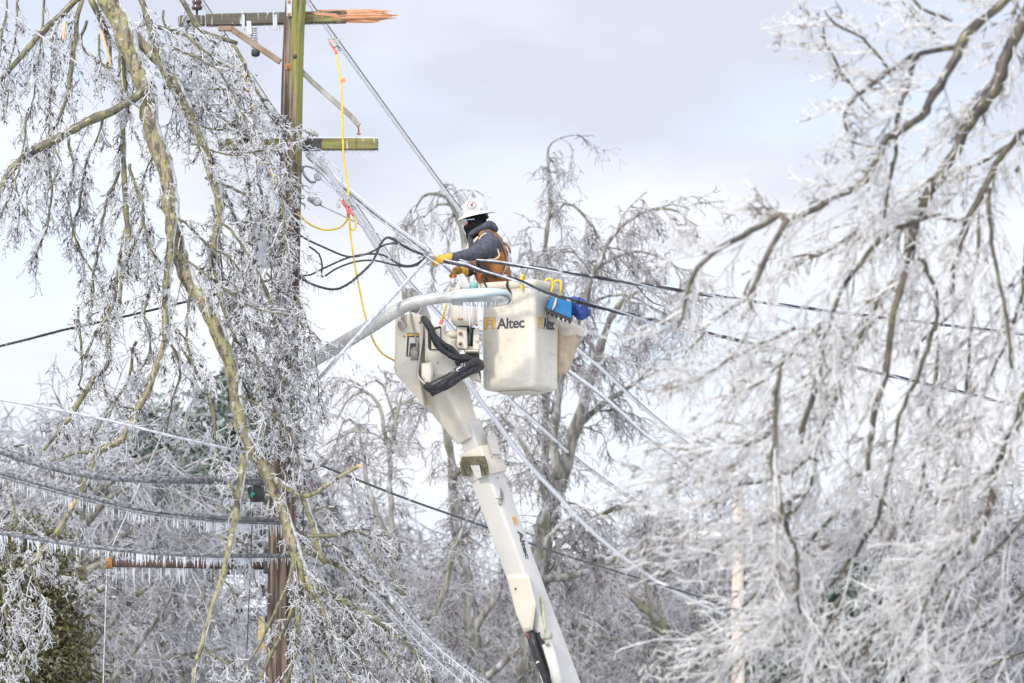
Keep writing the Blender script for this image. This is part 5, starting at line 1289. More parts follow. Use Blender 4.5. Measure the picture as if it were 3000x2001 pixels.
m_.build('brand_mark', mat('faded teal ink', (0.20, 0.36, 0.34), None, 5, .5), hho)
m_ = MB(); capsule(m_, Q(1422, 628, -.05), .016, Q(1427, 636, 0), .018); capsule(m_, Q(1425, 628, 0), .015, Q(1422, 628, .05), .015); m_.build('ratchet_strap', M_black, hho)

# vest: brown canvas shell around the torso, open armholes edged with fleece
vs = MB()
def vring(cx, cy, hwx, hwy, tilt, n=30, bulge=1.0):
    an = np.arange(n) * 2 * math.pi / n; c_ = Q(cx, cy)
    ux = np.array([math.cos(tilt), 0, math.sin(tilt)])
    return c_ + np.cos(an)[:, None] * ux * hwx + np.sin(an)[:, None] * np.array([0, hwy, 0])
tl_ = math.radians(-8)
chain(vs, [(Q(1464, 900), .172), (Q(1455, 835), .160), (Q(1442, 780), .166), (Q(1434, 742), .160)])
chain(vs, [(Q(1432, 800, .07), .142), (Q(1418, 735, .09), .140)]); chain(vs, [(Q(1446, 810, -.07), .138), (Q(1446, 768, -.09), .132)])
chain(vs, [(Q(1450, 760, -.05), .115), (Q(1444, 715, -.03), .105), (Q(1432, 690, 0), .08)])
chain(vs, [(Q(1450, 745, .10), .10), (Q(1436, 700, .10), .09)])
chain(vs, [(Q(1452, 730, -.10), .07), (Q(1443, 700, -.125), .052), (Q(1430, 685, -.125), .045), (Q(1414, 688, -.13), .042)])
chain(vs, [(Q(1478, 870, -.02), .15), (Q(1500, 905, 0), .14)])
vest = remesh(vs, 'vest', M_vest, per, .010, 3)
# near arm hole: fleece-edged ring following the vest, with the sleeve filling it
fl = [(1403, 702, -.20), (1412, 690, -.205), (1424, 684, -.20), (1438, 692, -.205), (1450, 712, -.215), (1459, 735, -.225), (1463, 748, -.225), (1457, 756, -.23), (1445, 760, -.235), (1430, 758, -.235)]
m_ = MB(); m_.tube(catmull([Q(*q) for q in fl], .012), .0075, 8); m_.build('fleece_edge', M_fleece, vest)
sl_ = MB(); capsule(sl_, Q(1434, 722, -.12), .122, Q(1424, 728, -.20), .112); capsule(sl_, Q(1440, 738, -.13), .095, Q(1428, 738, -.19), .09); remesh(sl_, 'shoulder_sleeve', M_hoodie, body, .010, 3)
m_ = MB(); chain(m_, [(Q(1375, 716, .08), .02), (Q(1372, 730, .07), .026)]); m_.build('collar_flap', M_fleece, vest)
m_ = MB(); m_.hull([Q(x, y, d) for d in (-.17, -.14) for x, y in ((1387, 703), (1398, 692), (1403, 694), (1391, 709), (1387, 710))]); m_.build('front_flap', M_fleece, vest)
# harness: back strap loop, lanyard, belt, leg strap, tool belt pouch
hn = MB()
hn.tube(catmull([Q(1476, 712, -.06), Q(1488, 720, -.09), Q(1494, 738, -.09), Q(1488, 745, -.07), Q(1480, 730, -.06)], .01), .013, 8)
hn.tube(catmull([Q(1457, 690, -.10), Q(1470, 712, -.13), Q(1483, 745, -.13), Q(1487, 768, -.15), Q(1480, 790, -.18), Q(1465, 815, -.20)], .015), .012, 6)
for a_, b__ in (((1458, 806), (1476, 790)), ((1466, 812), (1489, 784)), ((1462, 812), (1458, 806))):
    hn.tube([Q(*a_, -.19), Q((a_[0] + b__[0]) / 2, (a_[1] + b__[1]) / 2, -.20), Q(*b__, -.18)], .0045, 6)
hno = hn.build('harness', M_strap, per)
m_ = MB(); m_.tube(catmull([Q(1490, 742, -.1), Q(1494, 752, -.11), Q(1497, 764, -.1), Q(1494, 772, -.11)], .01), .012, 8); m_.build('lanyard', mat('blue grey webbing', (0.22, 0.32, 0.42), (0.45, 0.52, 0.58), 60, .7, .3), hno)
m_ = MB(); m_.ball(Q(1493, 771, -.12), .014); th = np.linspace(0, 6.283, 13); m_.tube([Q(1491, 776, -.13) + [.018 * math.cos(t), 0, .02 * math.sin(t)] for t in th], .005, 6); m_.build('d_ring', M_galv, hno)
m_ = MB(); m_.hull([Q(x, y, d) for d in (-.24, -.17) for x, y in ((1408, 784), (1418, 776), (1428, 780), (1438, 795), (1428, 802), (1412, 796))])
m_.tube(catmull([Q(1396, 772, -.2), Q(1412, 790, -.24), Q(1436, 804, -.24), Q(1456, 812, -.22)], .02), .014, 8); m_.build('tool_belt', M_black, hno)
m_ = MB()
for x in (1392, 1402): m_.tube([Q(x, 770, -.19), Q(x + 6, 790, -.2), Q(x + 4, 800, -.2)], .009, 6)
m_.build('belt_strap', M_strap, hno)

# gloves: palm, five bent fingers, gauntlet cuff
def glove(name, m, wr, palm, cuff_r, tips, thumb, knr=.0125):
    gm = MB(); chain(gm, [(wr, cuff_r), ((np.asarray(wr) + palm) / 2, cuff_r * .92), (palm, cuff_r * .86)])
    for pts in tips:
        chain(gm, [(p, knr * (1.15 - .12 * i)) for i, p in enumerate(pts)])
    chain(gm, [(p, knr * (1.3 - .12 * i)) for i, p in enumerate(thumb)])
    return remesh(gm, name, m, per, .0055, 2)
G = lambda x, y, d: P(x, y, YM + d)
GL = lambda x, y, d: P(x, y, YM + d - .07)
fing = []
for i in range(4):
    x0, y0 = 1284 - i * .5, 756 + i * 4.2; d0 = -.47 - .012 * i + (.0 if i < 3 else .01)
    tipx = [1268, 1266, 1267, 1271][i]
    fing.append([GL(1296, 757 + i * 3.4, d0 + .02), GL(x0, y0, d0 - .028), GL(tipx + 6, y0 + 3, d0 - .048), GL(tipx - 1, y0 + 7, d0 - .03), GL(tipx + 4, y0 + 11, d0 + .005)])
glove('glove', M_glove, GL(1319, 753.5, -.44), GL(1298, 760, -.46), .042, fing, [GL(1300, 750, -.47), GL(1284, 751, -.475), GL(1272, 753, -.47), GL(1264, 759, -.465)])
fing = []
for i in range(4):
    y0 = 792 + i * 0; xx = 1336 - i * 4.2
    fing.append([G(xx + 6, 790 + i * 2.5, -.33 + .004 * i), G(xx - 2, 796 + i * 2.6, -.375 + .005 * i), G(xx - 5, 804 + i * 1.2, -.385 + .006 * i), G(xx - 3, 810 + i * 0.8, -.36), G(xx + 3, 808 + i * .6, -.335)])
glove('glove', M_glove_dirty, G(1352, 797, -.19), G(1337, 792, -.30), .043, fing, [G(1345, 788, -.33), G(1334, 786, -.36), G(1328, 792, -.37), G(1325, 802, -.37)])
m_ = MB(); capsule(m_, G(1360, 797, -.17), .046, G(1349, 796, -.22), .044); m_.build('glove_cuff', M_glove, per)

# ------------------------------------------------------------------ broken leaning tree in front of the pole
YT_ = 51.9
rt = np.random.default_rng(21)
T1 = limb([(318, -60, 33), (324, 0, 33), (353, 58, 32), (375, 125, 30), (402, 200, 29), (428, 286, 28), (440, 366, 26), (460, 424, 28), (484, 500, 26), (495, 558, 27), (505, 625, 26), (515, 700, 25), (535, 770, 24), (570, 845, 23), (612, 905, 22), (642, 965, 22), (662, 1032, 21), (677, 1083, 21), (696, 1160, 21), (715, 1255, 21), (734, 1313, 20), (766, 1358, 20), (792, 1415, 19), (824, 1479, 19), (843, 1530, 19), (862, 1594, 18), (875, 1639, 16), (892, 1690, 13), (902, 1740, 10), (912, 1800, 7), (918, 1860, 5)], YT_, wob=.012, rng=rt)
T2 = limb([(350, 45, 20), (402, 120, 19), (446, 165, 17), (482, 196, 16), (513, 241, 16), (536, 286, 15), (549, 339, 14), (576, 402, 14), (603, 469, 13), (620, 527, 13), (634, 580, 12), (640, 650, 11), (632, 730, 10), (640, 830, 9), (650, 900, 8), (690, 1000, 7)], YT_ + .1, wob=.012, rng=rt)
T3 = limb([(428, 262, 13), (395, 282, 13), (350, 308, 12), (280, 345, 13), (200, 390, 12), (130, 430, 12), (70, 460, 11), (30, 495, 11), (5, 545, 10), (-20, 600, 9)], YT_ - .15, wob=.012, rng=rt)
thick = [
 [(232, -10, 11), (180, 48, 10), (120, 100, 9), (70, 160, 8), (0, 235, 7), (-30, 270, 6)],
 [(245, -10, 8), (223, 67, 8), (214, 134, 8), (205, 210, 7), (196, 277, 6), (178, 330, 5), (156, 380, 4)],
 [(262, -10, 9), (290, 54, 9), (312, 112, 9), (320, 160, 7), (326, 190, 4)],
 [(357, 130, 9), (362, 223, 10), (364, 312, 10), (362, 402, 9), (362, 491, 9), (366, 580, 8), (371, 670, 8), (362, 800, 6), (350, 900, 4)],
 [(411, -10, 10), (433, 58, 10), (451, 116, 10), (470, 190, 8), (500, 260, 6)],
 [(527, -10, 7), (558, 45, 8), (594, 89, 8), (643, 107, 7), (696, 127, 6)],
 [(680, 130, 6), (714, 187, 7), (737, 232, 6), (759, 277, 5), (790, 330, 3)],
 [(400, 80, 6), (430, 70, 6), (480, 85, 5), (540, 105, 5), (600, 150, 4), (680, 200, 3)],
 [(505, 625, 12), (500, 720, 12), (485, 850, 13), (486, 960, 13), (485, 1000, 13), (466, 1064, 12), (440, 1128, 10), (409, 1185, 12), (358, 1281, 11), (294, 1320, 11), (268, 1377, 10), (236, 1447, 9), (204, 1498, 8), (160, 1562, 7), (102, 1639, 6), (50, 1690, 4)],
 [(420, 640, 5), (395, 700, 6), (350, 800, 7), (313, 900, 7), (313, 1064, 8), (275, 1109, 8), (230, 1185, 8), (185, 1255, 6), (128, 1320, 4)],
 [(294, 1320, 6), (262, 1330, 5), (225, 1328, 4), (150, 1350, 3)],
 [(715, 1320, 13), (706, 1415, 12), (690, 1511, 11), (670, 1607, 10), (651, 1677, 9), (623, 1766, 8), (594, 1875, 7), (568, 1958, 6), (566, 2030, 5)],
 [(795, 1400, 12), (811, 1409, 11), (849, 1434, 9), (888, 1453, 9), (932, 1441, 7), (971, 1415, 7), (1010, 1392, 7), (1052, 1366, 6)],
 [(888, 1453, 10), (905, 1510, 10), (925, 1560, 9), (932, 1620, 8), (950, 1650, 7)],
 [(862, 1594, 9), (950, 1640, 9), (1000, 1665, 8), (1050, 1700, 8), (1075, 1745, 7), (1062, 1830, 5), (1000, 1940, 4)],
 [(875, 1640, 10), (880, 1700, 9), (872, 1800, 8), (868, 1900, 7), (840, 2020, 6)],
 [(894, 1690, 11), (905, 1780, 9), (915, 1880, 8), (920, 2020, 7)],
 [(894, 1690, 10), (950, 1790, 10), (985, 1880, 8), (1010, 1960, 7), (1030, 2040, 6)],
 [(930, 1720, 8), (1000, 1760, 8), (1100, 1815, 7), (1180, 1880, 6), (1250, 1960, 5), (1300, 2040, 4)],
 [(860, 1640, 7), (835, 1720, 6), (805, 1800, 5), (770, 1870, 4), (700, 1990, 3)],
 [(880, 1740, 7), (800, 1920, 6), (760, 2020, 5)],
 [(900, 1570, 5), (960, 1570, 6), (1010, 1560, 5), (1050, 1555, 4), (1120, 1600, 2.5)],
 [(520, 1005, 4), (600, 1130, 5), (630, 1200, 5), (635, 1330, 5), (650, 1400, 4), (690, 1440, 3)],
]
TH_ = [limb(q, YT_ + rt.uniform(-.35, .35), rng=rt) for q in thick]
thin = [
 [(60, -10, 4), (40, 150, 3), (20, 330, 2)], [(130, -10, 4), (110, 180, 3), (90, 350, 2)], [(178, 60, 4), (150, 250, 4), (140, 420, 3), (80, 560, 2)],
 [(20, 0, 3), (5, 90, 3), (-10, 220, 2)], [(290, 100, 4), (300, 180, 3), (330, 200, 3)], [(255, 60, 5), (240, 130, 5), (300, 190, 4), (350, 260, 3)],
 [(300, 350, 5), (250, 480, 4), (230, 600, 4), (210, 700, 3)], [(350, 500, 5), (300, 620, 4), (285, 760, 4), (270, 900, 3)], [(370, 670, 6), (340, 800, 5), (320, 900, 5), (250, 1050, 4)],
 [(40, 500, 4), (60, 620, 3), (50, 690, 2)], [(130, 440, 4), (150, 560, 4), (140, 680, 3), (100, 760, 2)], [(200, 400, 5), (215, 500, 4), (212, 640, 3), (250, 760, 3), (300, 860, 2)],
 [(160, 440, 4), (182, 470, 4), (165, 530, 3), (140, 560, 2)], [(80, 330, 4), (70, 440, 3), (0, 640, 2)],
 [(380, 480, 5), (420, 620, 4), (430, 680, 4), (460, 760, 3)], [(420, 330, 4), (450, 430, 3), (420, 520, 3), (390, 640, 2)],
 [(540, 300, 4), (620, 330, 3), (720, 400, 3), (800, 470, 2), (850, 560, 2)], [(560, 420, 4), (660, 450, 3), (780, 440, 3), (840, 455, 2)],
 [(600, 520, 4), (700, 560, 4), (780, 640, 3), (830, 740, 3), (850, 850, 2)], [(640, 650, 4), (720, 720, 4), (780, 850, 3), (820, 1000, 3), (850, 1150, 2)],
 [(650, 800, 4), (700, 950, 4), (760, 1080, 3), (840, 1200, 3), (880, 1300, 2)], [(690, 1000, 4), (760, 1050, 3), (840, 1150, 3), (890, 1200, 2)],
 [(520, 640, 4), (600, 700, 4), (690, 760, 3), (760, 900, 3), (790, 1050, 2)], [(540, 760, 4), (640, 840, 4), (740, 900, 3), (860, 930, 2), (940, 1000, 2)],
 [(460, 130, 4), (560, 160, 4), (640, 210, 3), (700, 300, 3), (740, 400, 2)], [(600, 265, 4), (650, 262, 4), (720, 290, 3), (780, 330, 3), (850, 400, 2)], [(500, 250, 4), (560, 350, 3), (640, 380, 3), (740, 330, 2)],
 [(660, 100, 3), (600, 230, 3), (590, 350, 2)], [(480, 30, 4), (500, 150, 3), (520, 300, 2)], [(570, 60, 3), (560, 200, 3), (610, 330, 2)],
 [(700, 1160, 4), (780, 1200, 4), (850, 1280, 3), (880, 1370, 2)], [(670, 1050, 4), (720, 1150, 4), (790, 1290, 3), (820, 1380, 2)], [(860, 860, 3), (900, 950, 3), (930, 1080, 2), (935, 1180, 2)],
 [(660, 560, 3), (640, 720, 3), (650, 880, 2)], [(450, 760, 5), (420, 900, 4), (440, 1000, 3), (400, 1100, 3)], [(560, 850, 5), (540, 960, 4), (560, 1060, 3), (600, 1110, 3)],
 [(300, 1080, 4), (330, 1180, 3), (420, 1210, 3)], [(500, 1010, 5), (520, 1100, 4), (500, 1200, 3), (470, 1290, 2)], [(400, 1000, 5), (380, 1100, 4), (330, 1200, 3), (270, 1280, 2)], [(230, 900, 4), (240, 1000, 4), (230, 1130, 3)],
 [(-20, 1330, 4), (30, 1430, 4), (60, 1530, 3), (110, 1600, 2)], [(-20, 1500, 4), (30, 1650, 4), (60, 1760, 3), (95, 1870, 3), (60, 1960, 2)], [(0, 1700, 4), (20, 1850, 4), (40, 2030, 3)], [(100, 1620, 4), (150, 1680, 3), (220, 1700, 2), (262, 1708, 2)], [(80, 1640, 4), (120, 1730, 3), (140, 1830, 2)], [(-20, 1330, 3), (40, 1300, 3), (90, 1300, 2)],
 [(640, 1570, 4), (680, 1590, 3), (720, 1600, 3), (755, 1720, 2)], [(650, 1680, 3), (690, 1740, 3), (700, 1800, 2)], [(590, 1890, 4), (650, 1940, 3), (700, 1960, 2)], [(700, 1480, 3), (660, 1380, 3), (640, 1330, 2)],
 [(920, 1500, 4), (960, 1480, 4), (1000, 1530, 3), (1020, 1600, 2)], [(940, 1600, 4), (1000, 1600, 3), (1060, 1650, 3), (1080, 1720, 2)], [(1000, 1660, 5), (1060, 1690, 4), (1130, 1760, 4), (1200, 1850, 3), (1240, 1920, 2)],
 [(980, 1750, 5), (1080, 1860, 4), (1150, 1940, 4), (1200, 2020, 3)], [(950, 1800, 5), (1060, 1920, 4), (1120, 2020, 3)], [(900, 1750, 5), (960, 1900, 4), (980, 2020, 3)], [(1050, 1790, 5), (1150, 1850, 4), (1230, 1930, 3), (1290, 2020, 2)], [(1060, 1700, 4), (1140, 1720, 3), (1200, 1790, 2)],
]
curt = [[(690, 330, 3), (720, 480, 3), (735, 620, 2), (740, 760, 2)], [(730, 400, 3), (770, 560, 3), (790, 700, 2), (795, 860, 2)], [(770, 420, 3), (820, 560, 3), (835, 700, 2), (850, 800, 2)],
 [(660, 560, 3), (700, 700, 3), (715, 860, 2), (720, 1000, 2)], [(740, 760, 3), (790, 900, 3), (815, 1050, 2), (830, 1200, 2)], [(780, 800, 3), (840, 930, 3), (862, 1080, 2), (872, 1240, 2)], [(690, 840, 3), (740, 990, 3), (765, 1150, 2), (775, 1290, 2)],
 [(720, 1020, 3), (790, 1130, 3), (840, 1260, 2), (862, 1400, 2)], [(760, 620, 3), (815, 760, 3), (840, 900, 2), (850, 1040, 2)], [(620, 600, 3), (650, 760, 3), (668, 900, 2)]]
thin += curt
TN_ = [limb(q, YT_ + rt.uniform(-.55, .75), rng=rt, wob=.014) for q in thin]
lt = thing('broken_tree', 'pale barked broken tree top leaning down across the pole, twigs glazed with ice', 'tree', P(500, 700, YT_) * np.array([1, 1, 0]))
m_ = MB(); m_.tube(*T1, 14); m_.build('trunk', M_bark, lt)
for q in (T2, T3):
    m_ = MB(); m_.tube(*q, 12); m_.build('limb', M_bark if q is T2 else M_bark_dark, lt)
for i, q in enumerate(TH_):
    m_ = MB(); m_.tube(*q, 9); m_.build('limb', M_bark if i in (8, 11, 12, 13, 14, 16, 17) else M_bark_dark, lt)
tw = MB()
for q in TN_: tw.tube(*q, 6, 1)
DR = (0, 0, -.55)
up = [TH_[i] for i in (0, 1, 2, 3, 4, 5, 6, 7)] + [T3]
RT = (.0058, .0047, .0038)
sprays(tw, up, 10, (.15, .75), DR, .7, rt, RT, wig=.09, along=.9, m2=9, m3=4, flat=.7, bias=(-.1, 0, -.35), l2=.14, l3=.045)
sprays(tw, [T2, T1], 5, (.12, .5), DR, .9, rt, RT, m2=8, m3=4, flat=.7, bias=(.15, 0, -.3), l2=.14, l3=.045)
sprays(tw, TN_[:16], 11, (.12, .55), DR, .7, rt, RT, wig=.09, along=.9, m2=8, m3=4, flat=.7, bias=(0, 0, -.4), l2=.12, l3=.045)
sprays(tw, TN_[16:33], 11, (.15, .62), (.05, 0, -.35), .85, rt, RT, wig=.1, along=.9, m2=9, m3=4, flat=.8, bias=(.1, 0, -.1), l2=.15, l3=.05)
sprays(tw, TN_[-10:], 9, (.12, .5), (.05, 0, -.5), .8, rt, RT, wig=.1, along=.9, m2=9, m3=4, flat=.8, bias=(.05, 0, -.3), l2=.14, l3=.05)
sprays(tw, TN_[33:-10], 12, (.12, .45), DR, .9, rt, RT, m2=8, m3=4, flat=.8, bias=(.05, 0, -.3), l2=.13, l3=.05)
sprays(tw, [TH_[i] for i in (8, 9, 10)], 8, (.15, .5), DR, .9, rt, RT, m2=8, m3=4, flat=.7, bias=(-.1, 0, -.3), l2=.14, l3=.05)
sprays(tw, [TH_[i] for i in (11,)], 2, (.1, .3), DR, .9, rt, RT, m2=4, m3=3, flat=.7, l2=.1, l3=.04)
sprays(tw, [TH_[i] for i in (12, 13)], 4, (.1, .35), DR, .9, rt, RT, m2=5, m3=4, flat=.7, t0=.3, l2=.12, l3=.05)
sprays(tw, [TH_[i] for i in (14, 15, 16, 17, 18, 21)], 15, (.2, .8), (.2, 0, -.35), .8, rt, RT, wig=.09, along=1.0, m2=9, m3=4, flat=.8, bias=(.25, 0, -.2), l2=.18, l3=.05)
sprays(tw, [TH_[i] for i in (19, 20)], 5, (.12, .35), DR, .8, rt, RT, m2=6, m3=4, flat=.8, l2=.12, l3=.05)
sprays(tw, [TH_[22]], 6, (.1, .3), DR, .9, rt, RT, m2=5, m3=4, l2=.12, l3=.05)
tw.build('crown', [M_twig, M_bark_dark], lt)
for px in ([(292, 88), (300, 90), (318, 150), (326, 185), (322, 198), (312, 150)], [(184, 70), (194, 60), (190, 112), (182, 120)], [(1044, 1362), (1056, 1360), (1062, 1370), (1050, 1371)], [(198, 1480), (226, 1462), (216, 1486), (204, 1498)], [(692, 1432), (706, 1430), (704, 1444), (692, 1446)]):
    m_ = MB(); m_.prism(px, YT_ - .25, .03, .006); m_.build('torn_wood', M_split_pale, lt)

# ------------------------------------------------------------------ near out-of-focus tree at the right
YR = 32.0
rr2 = np.random.default_rng(33)
big = [
 [(3020, -90, 13.9), (2945, 0, 13.9), (2850, 90, 13.9), (2790, 200, 14.8), (2740, 270, 13.1), (2700, 340, 11.5), (2600, 400, 11.5), (2570, 460, 10.7), (2530, 530, 10.7), (2450, 570, 10.7), (2390, 600, 9.8), (2310, 640, 9.8), (2290, 622, 9.0), (2200, 680, 9.0), (2110, 730, 8.2), (2040, 800, 7.4), (2010, 880, 5.7), (1985, 960, 4.1)],
 [(3060, -60, 21.3), (2995, 70, 20.5), (2955, 150, 19.7), (2920, 240, 19.7), (2880, 320, 19.7), (2815, 420, 17.2), (2760, 500, 16.4), (2710, 590, 16.4), (2670, 680, 18.0), (2650, 760, 13.9), (2600, 850, 10.7), (2550, 950, 8.2), (2500, 1060, 9.8)],
 [(2310, 640, 9.0), (2262, 710, 8.2), (2225, 780, 8.2), (2200, 850, 7.4), (2200, 890, 4.9), (2225, 930, 3.3)],
 [(2840, 642, 8.2), (2750, 635, 8.2), (2660, 665, 8.2), (2580, 705, 7.4), (2520, 765, 7.4), (2460, 850, 6.6), (2435, 930, 5.7), (2400, 1020, 4.1)],
 [(3040, 320, 11.5), (2960, 430, 10.7), (2900, 530, 10.7), (2840, 642, 11.5), (2800, 750, 9.0), (2790, 860, 7.4)],
 [(2800, 140, 8.2), (2700, 155, 8.2), (2620, 200, 7.4), (2540, 260, 6.6), (2490, 300, 6.6), (2478, 350, 4.9), (2490, 400, 3.3)],
 [(2690, 160, 8.2), (2665, 240, 8.2), (2640, 320, 7.4), (2625, 420, 6.6), (2600, 520, 5.7), (2590, 640, 4.1)],
 [(2420, 940, 7.4), (2349, 1000, 7.4), (2285, 1060, 6.6), (2215, 1128, 4.1)],
 [(2285, 1070, 6.6), (2266, 1191, 6.6), (2263, 1287, 6.6), (2272, 1383, 6.6), (2291, 1504, 6.6), (2323, 1606, 6.6), (2336, 1702, 5.7), (2345, 1800, 4.1)],
 [(3030, 1080, 10.7), (3000, 1160, 10.7), (2968, 1268, 10.7), (2930, 1357, 9.8), (2898, 1460, 9.8), (2847, 1574, 9.0), (2783, 1638, 8.2), (2738, 1708, 6.6), (2700, 1800, 4.1)],
 [(2930, 1360, 6.6), (2862, 1400, 6.6), (2820, 1430, 4.9), (2760, 1470, 3.3)],
 [(2260, 1270, 5.7), (2200, 1295, 4.9), (2120, 1312, 4.9), (2040, 1345, 4.1), (1985, 1400, 2.5)],
 [(2440, 1510, 7.4), (2400, 1560, 7.4), (2360, 1610, 6.6), (2330, 1640, 4.9)],
 [(2650, 800, 11.5), (2620, 950, 9.8), (2590, 1100, 10.7), (2568, 1210, 9.8), (2556, 1290, 8.2), (2545, 1380, 6.6)],
 [(2400, 1090, 9.0), (2380, 1160, 9.0), (2355, 1240, 8.2), (2345, 1300, 6.6)],
 [(2900, 550, 7.4), (2905, 700, 6.6), (2930, 820, 5.7), (2960, 960, 5.7), (2965, 1080, 4.1)],
 [(2870, 620, 6.6), (2860, 780, 5.7), (2800, 900, 4.9), (2700, 1000, 4.1)],
 [(2700, 760, 7.4), (2740, 900, 6.6), (2700, 1080, 6.6), (2640, 1250, 5.7), (2600, 1400, 4.9)],
 [(3000, 420, 6.6), (2830, 490, 6.6), (2700, 560, 5.7), (2560, 640, 5.7), (2450, 720, 4.1), (2360, 760, 3.3)],
 [(2560, 940, 6.6), (2470, 1100, 5.7), (2420, 1250, 5.7), (2380, 1400, 4.9), (2300, 1540, 4.1)],
 [(2750, 1000, 6.6), (2720, 1200, 6.6), (2700, 1400, 5.7), (2640, 1600, 4.9), (2560, 1750, 4.1)],
 [(2850, 900, 6.6), (2840, 1100, 5.7), (2800, 1300, 5.7), (2740, 1480, 4.9)], [(3010, 700, 6.6), (2980, 900, 5.7), (2900, 1100, 4.9), (2850, 1250, 4.1)],
 [(2338, 1700, 5.7), (2280, 1800, 4.9), (2200, 1900, 4.1), (2100, 2000, 3.3)], [(2600, 1400, 6.6), (2560, 1550, 5.7), (2450, 1700, 4.9), (2330, 1800, 4.1)], [(2780, 1640, 6.6), (2700, 1720, 5.7), (2560, 1850, 4.9), (2400, 1960, 4.1)], [(3020, 1500, 6.6), (2930, 1600, 5.7), (2800, 1720, 4.9), (2700, 1850, 4.1)], [(3030, 1700, 6.6), (2900, 1820, 5.7), (2760, 1900, 4.9), (2650, 2000, 4.1)],
 [(2500, 1700, 4.9), (2420, 1850, 4.9), (2380, 2020, 4.1)], [(3030, 1900, 5.7), (2920, 1950, 4.9), (2800, 2040, 4.1)],
 [(2560, 330, 4.9), (2480, 240, 4.9), (2420, 130, 4.1), (2410, 60, 2.5)], [(2600, 200, 4.9), (2530, 120, 4.1), (2450, 70, 4.1), (2415, 30, 2.5)], [(2790, 60, 5.7), (2700, 30, 4.9), (2660, -20, 3.3)], [(2740, 100, 4.9), (2690, 60, 4.9), (2640, 0, 3.3)],
]
big += [[(2330, 960, 6), (2200, 1010, 5), (2110, 1070, 4), (2010, 1140, 2)], [(2280, 1250, 6), (2150, 1300, 5), (2060, 1330, 4), (1960, 1390, 2)], [(2320, 1500, 6), (2200, 1540, 5), (2120, 1590, 4), (2030, 1650, 2)], [(2220, 860, 6), (2100, 930, 5), (2060, 980, 4), (2000, 1050, 2)], [(2340, 1680, 6), (2220, 1740, 5), (2130, 1820, 4), (2040, 1890, 2)], [(2400, 1350, 6), (2250, 1400, 5), (2140, 1440, 4), (2050, 1490, 2)]]
BG_ = [limb(q, YR + (rr2.uniform(-1.5, -1.0) if i in (0, 2, 3, 5, 6, 8, 9, 10, 11, 13, 14, 15) else rr2.uniform(-.9, 1.5)), rng=rr2, step=.05, wob=.012) for i, q in enumerate(big)]
nt = thing('iced_tree', 'large blurred near tree at the right edge drooping with thick white ice', 'tree', P(3050, 900, YR) * np.array([1, 1, 0]))
tm_ = MB(); tq = np.vstack([P(3400, 2600, YR + .3) * np.array([1, 1, 0]), P(3330, 1500, YR), P(3200, 300, YR), P(3060, -60, YR)]); tm_.tube(catmull(tq, .2), np.linspace(.16, .055, len(catmull(tq, .2))), 12); tm_.build('trunk', M_bark_near, nt)
for q in BG_[:18]:
    m_ = MB(); m_.tube(*q, 10); m_.build('limb', M_bark_near, nt)
tw = MB()
for q in BG_[18:]: tw.tube(*q, 6, 1)
R3 = (.0058, .0045, .0037)
LB = (-.45, 0, -.25); DN = (-.12, 0, -.55)
sprays(tw, [BG_[i] for i in (0, 5, 6, 30, 31, 32, 33)], 11, (.15, .55), (-.25, 0, -.1), .9, rr2, R3, wig=.1, m2=7, m3=3, flat=.8, bias=(-.3, 0, -.05), l2=.18, l3=.06)
sprays(tw, [BG_[i] for i in (1, 2, 3, 4, 18)], 14, (.2, .8), DN, .9, rr2, R3, wig=.1, m2=7, m3=3, flat=.8, bias=(-.25, 0, -.25), l2=.2, l3=.06)
sprays(tw, [BG_[i] for i in range(7, 18)], 9, (.2, .95), DN, .9, rr2, R3, wig=.1, m2=7, m3=3, flat=.8, bias=LB, l2=.22, l3=.07)
sprays(tw, [BG_[i] for i in range(19, 30)], 13, (.25, 1.1), DN, .9, rr2, R3, wig=.1, m2=7, m3=3, flat=.8, bias=LB, l2=.24, l3=.07)
sprays(tw, [BG_[i] for i in (7, 8, 9, 11, 12, 19, 23, 24)], 13, (.25, .8), (-.3, 0, -.2), .9, rr2, R3, wig=.1, m2=7, m3=3, flat=.8, bias=(-.6, 0, -.25), l2=.24, l3=.07)
sprays(tw, BG_[-6:], 11, (.15, .5), (-.25, 0, -.2), .8, rr2, R3, wig=.1, m2=7, m3=3, flat=.8, bias=(-.5, 0, -.15), l2=.24, l3=.07)
tw.build('crown', [M_twig_soft, M_bark_near], nt)

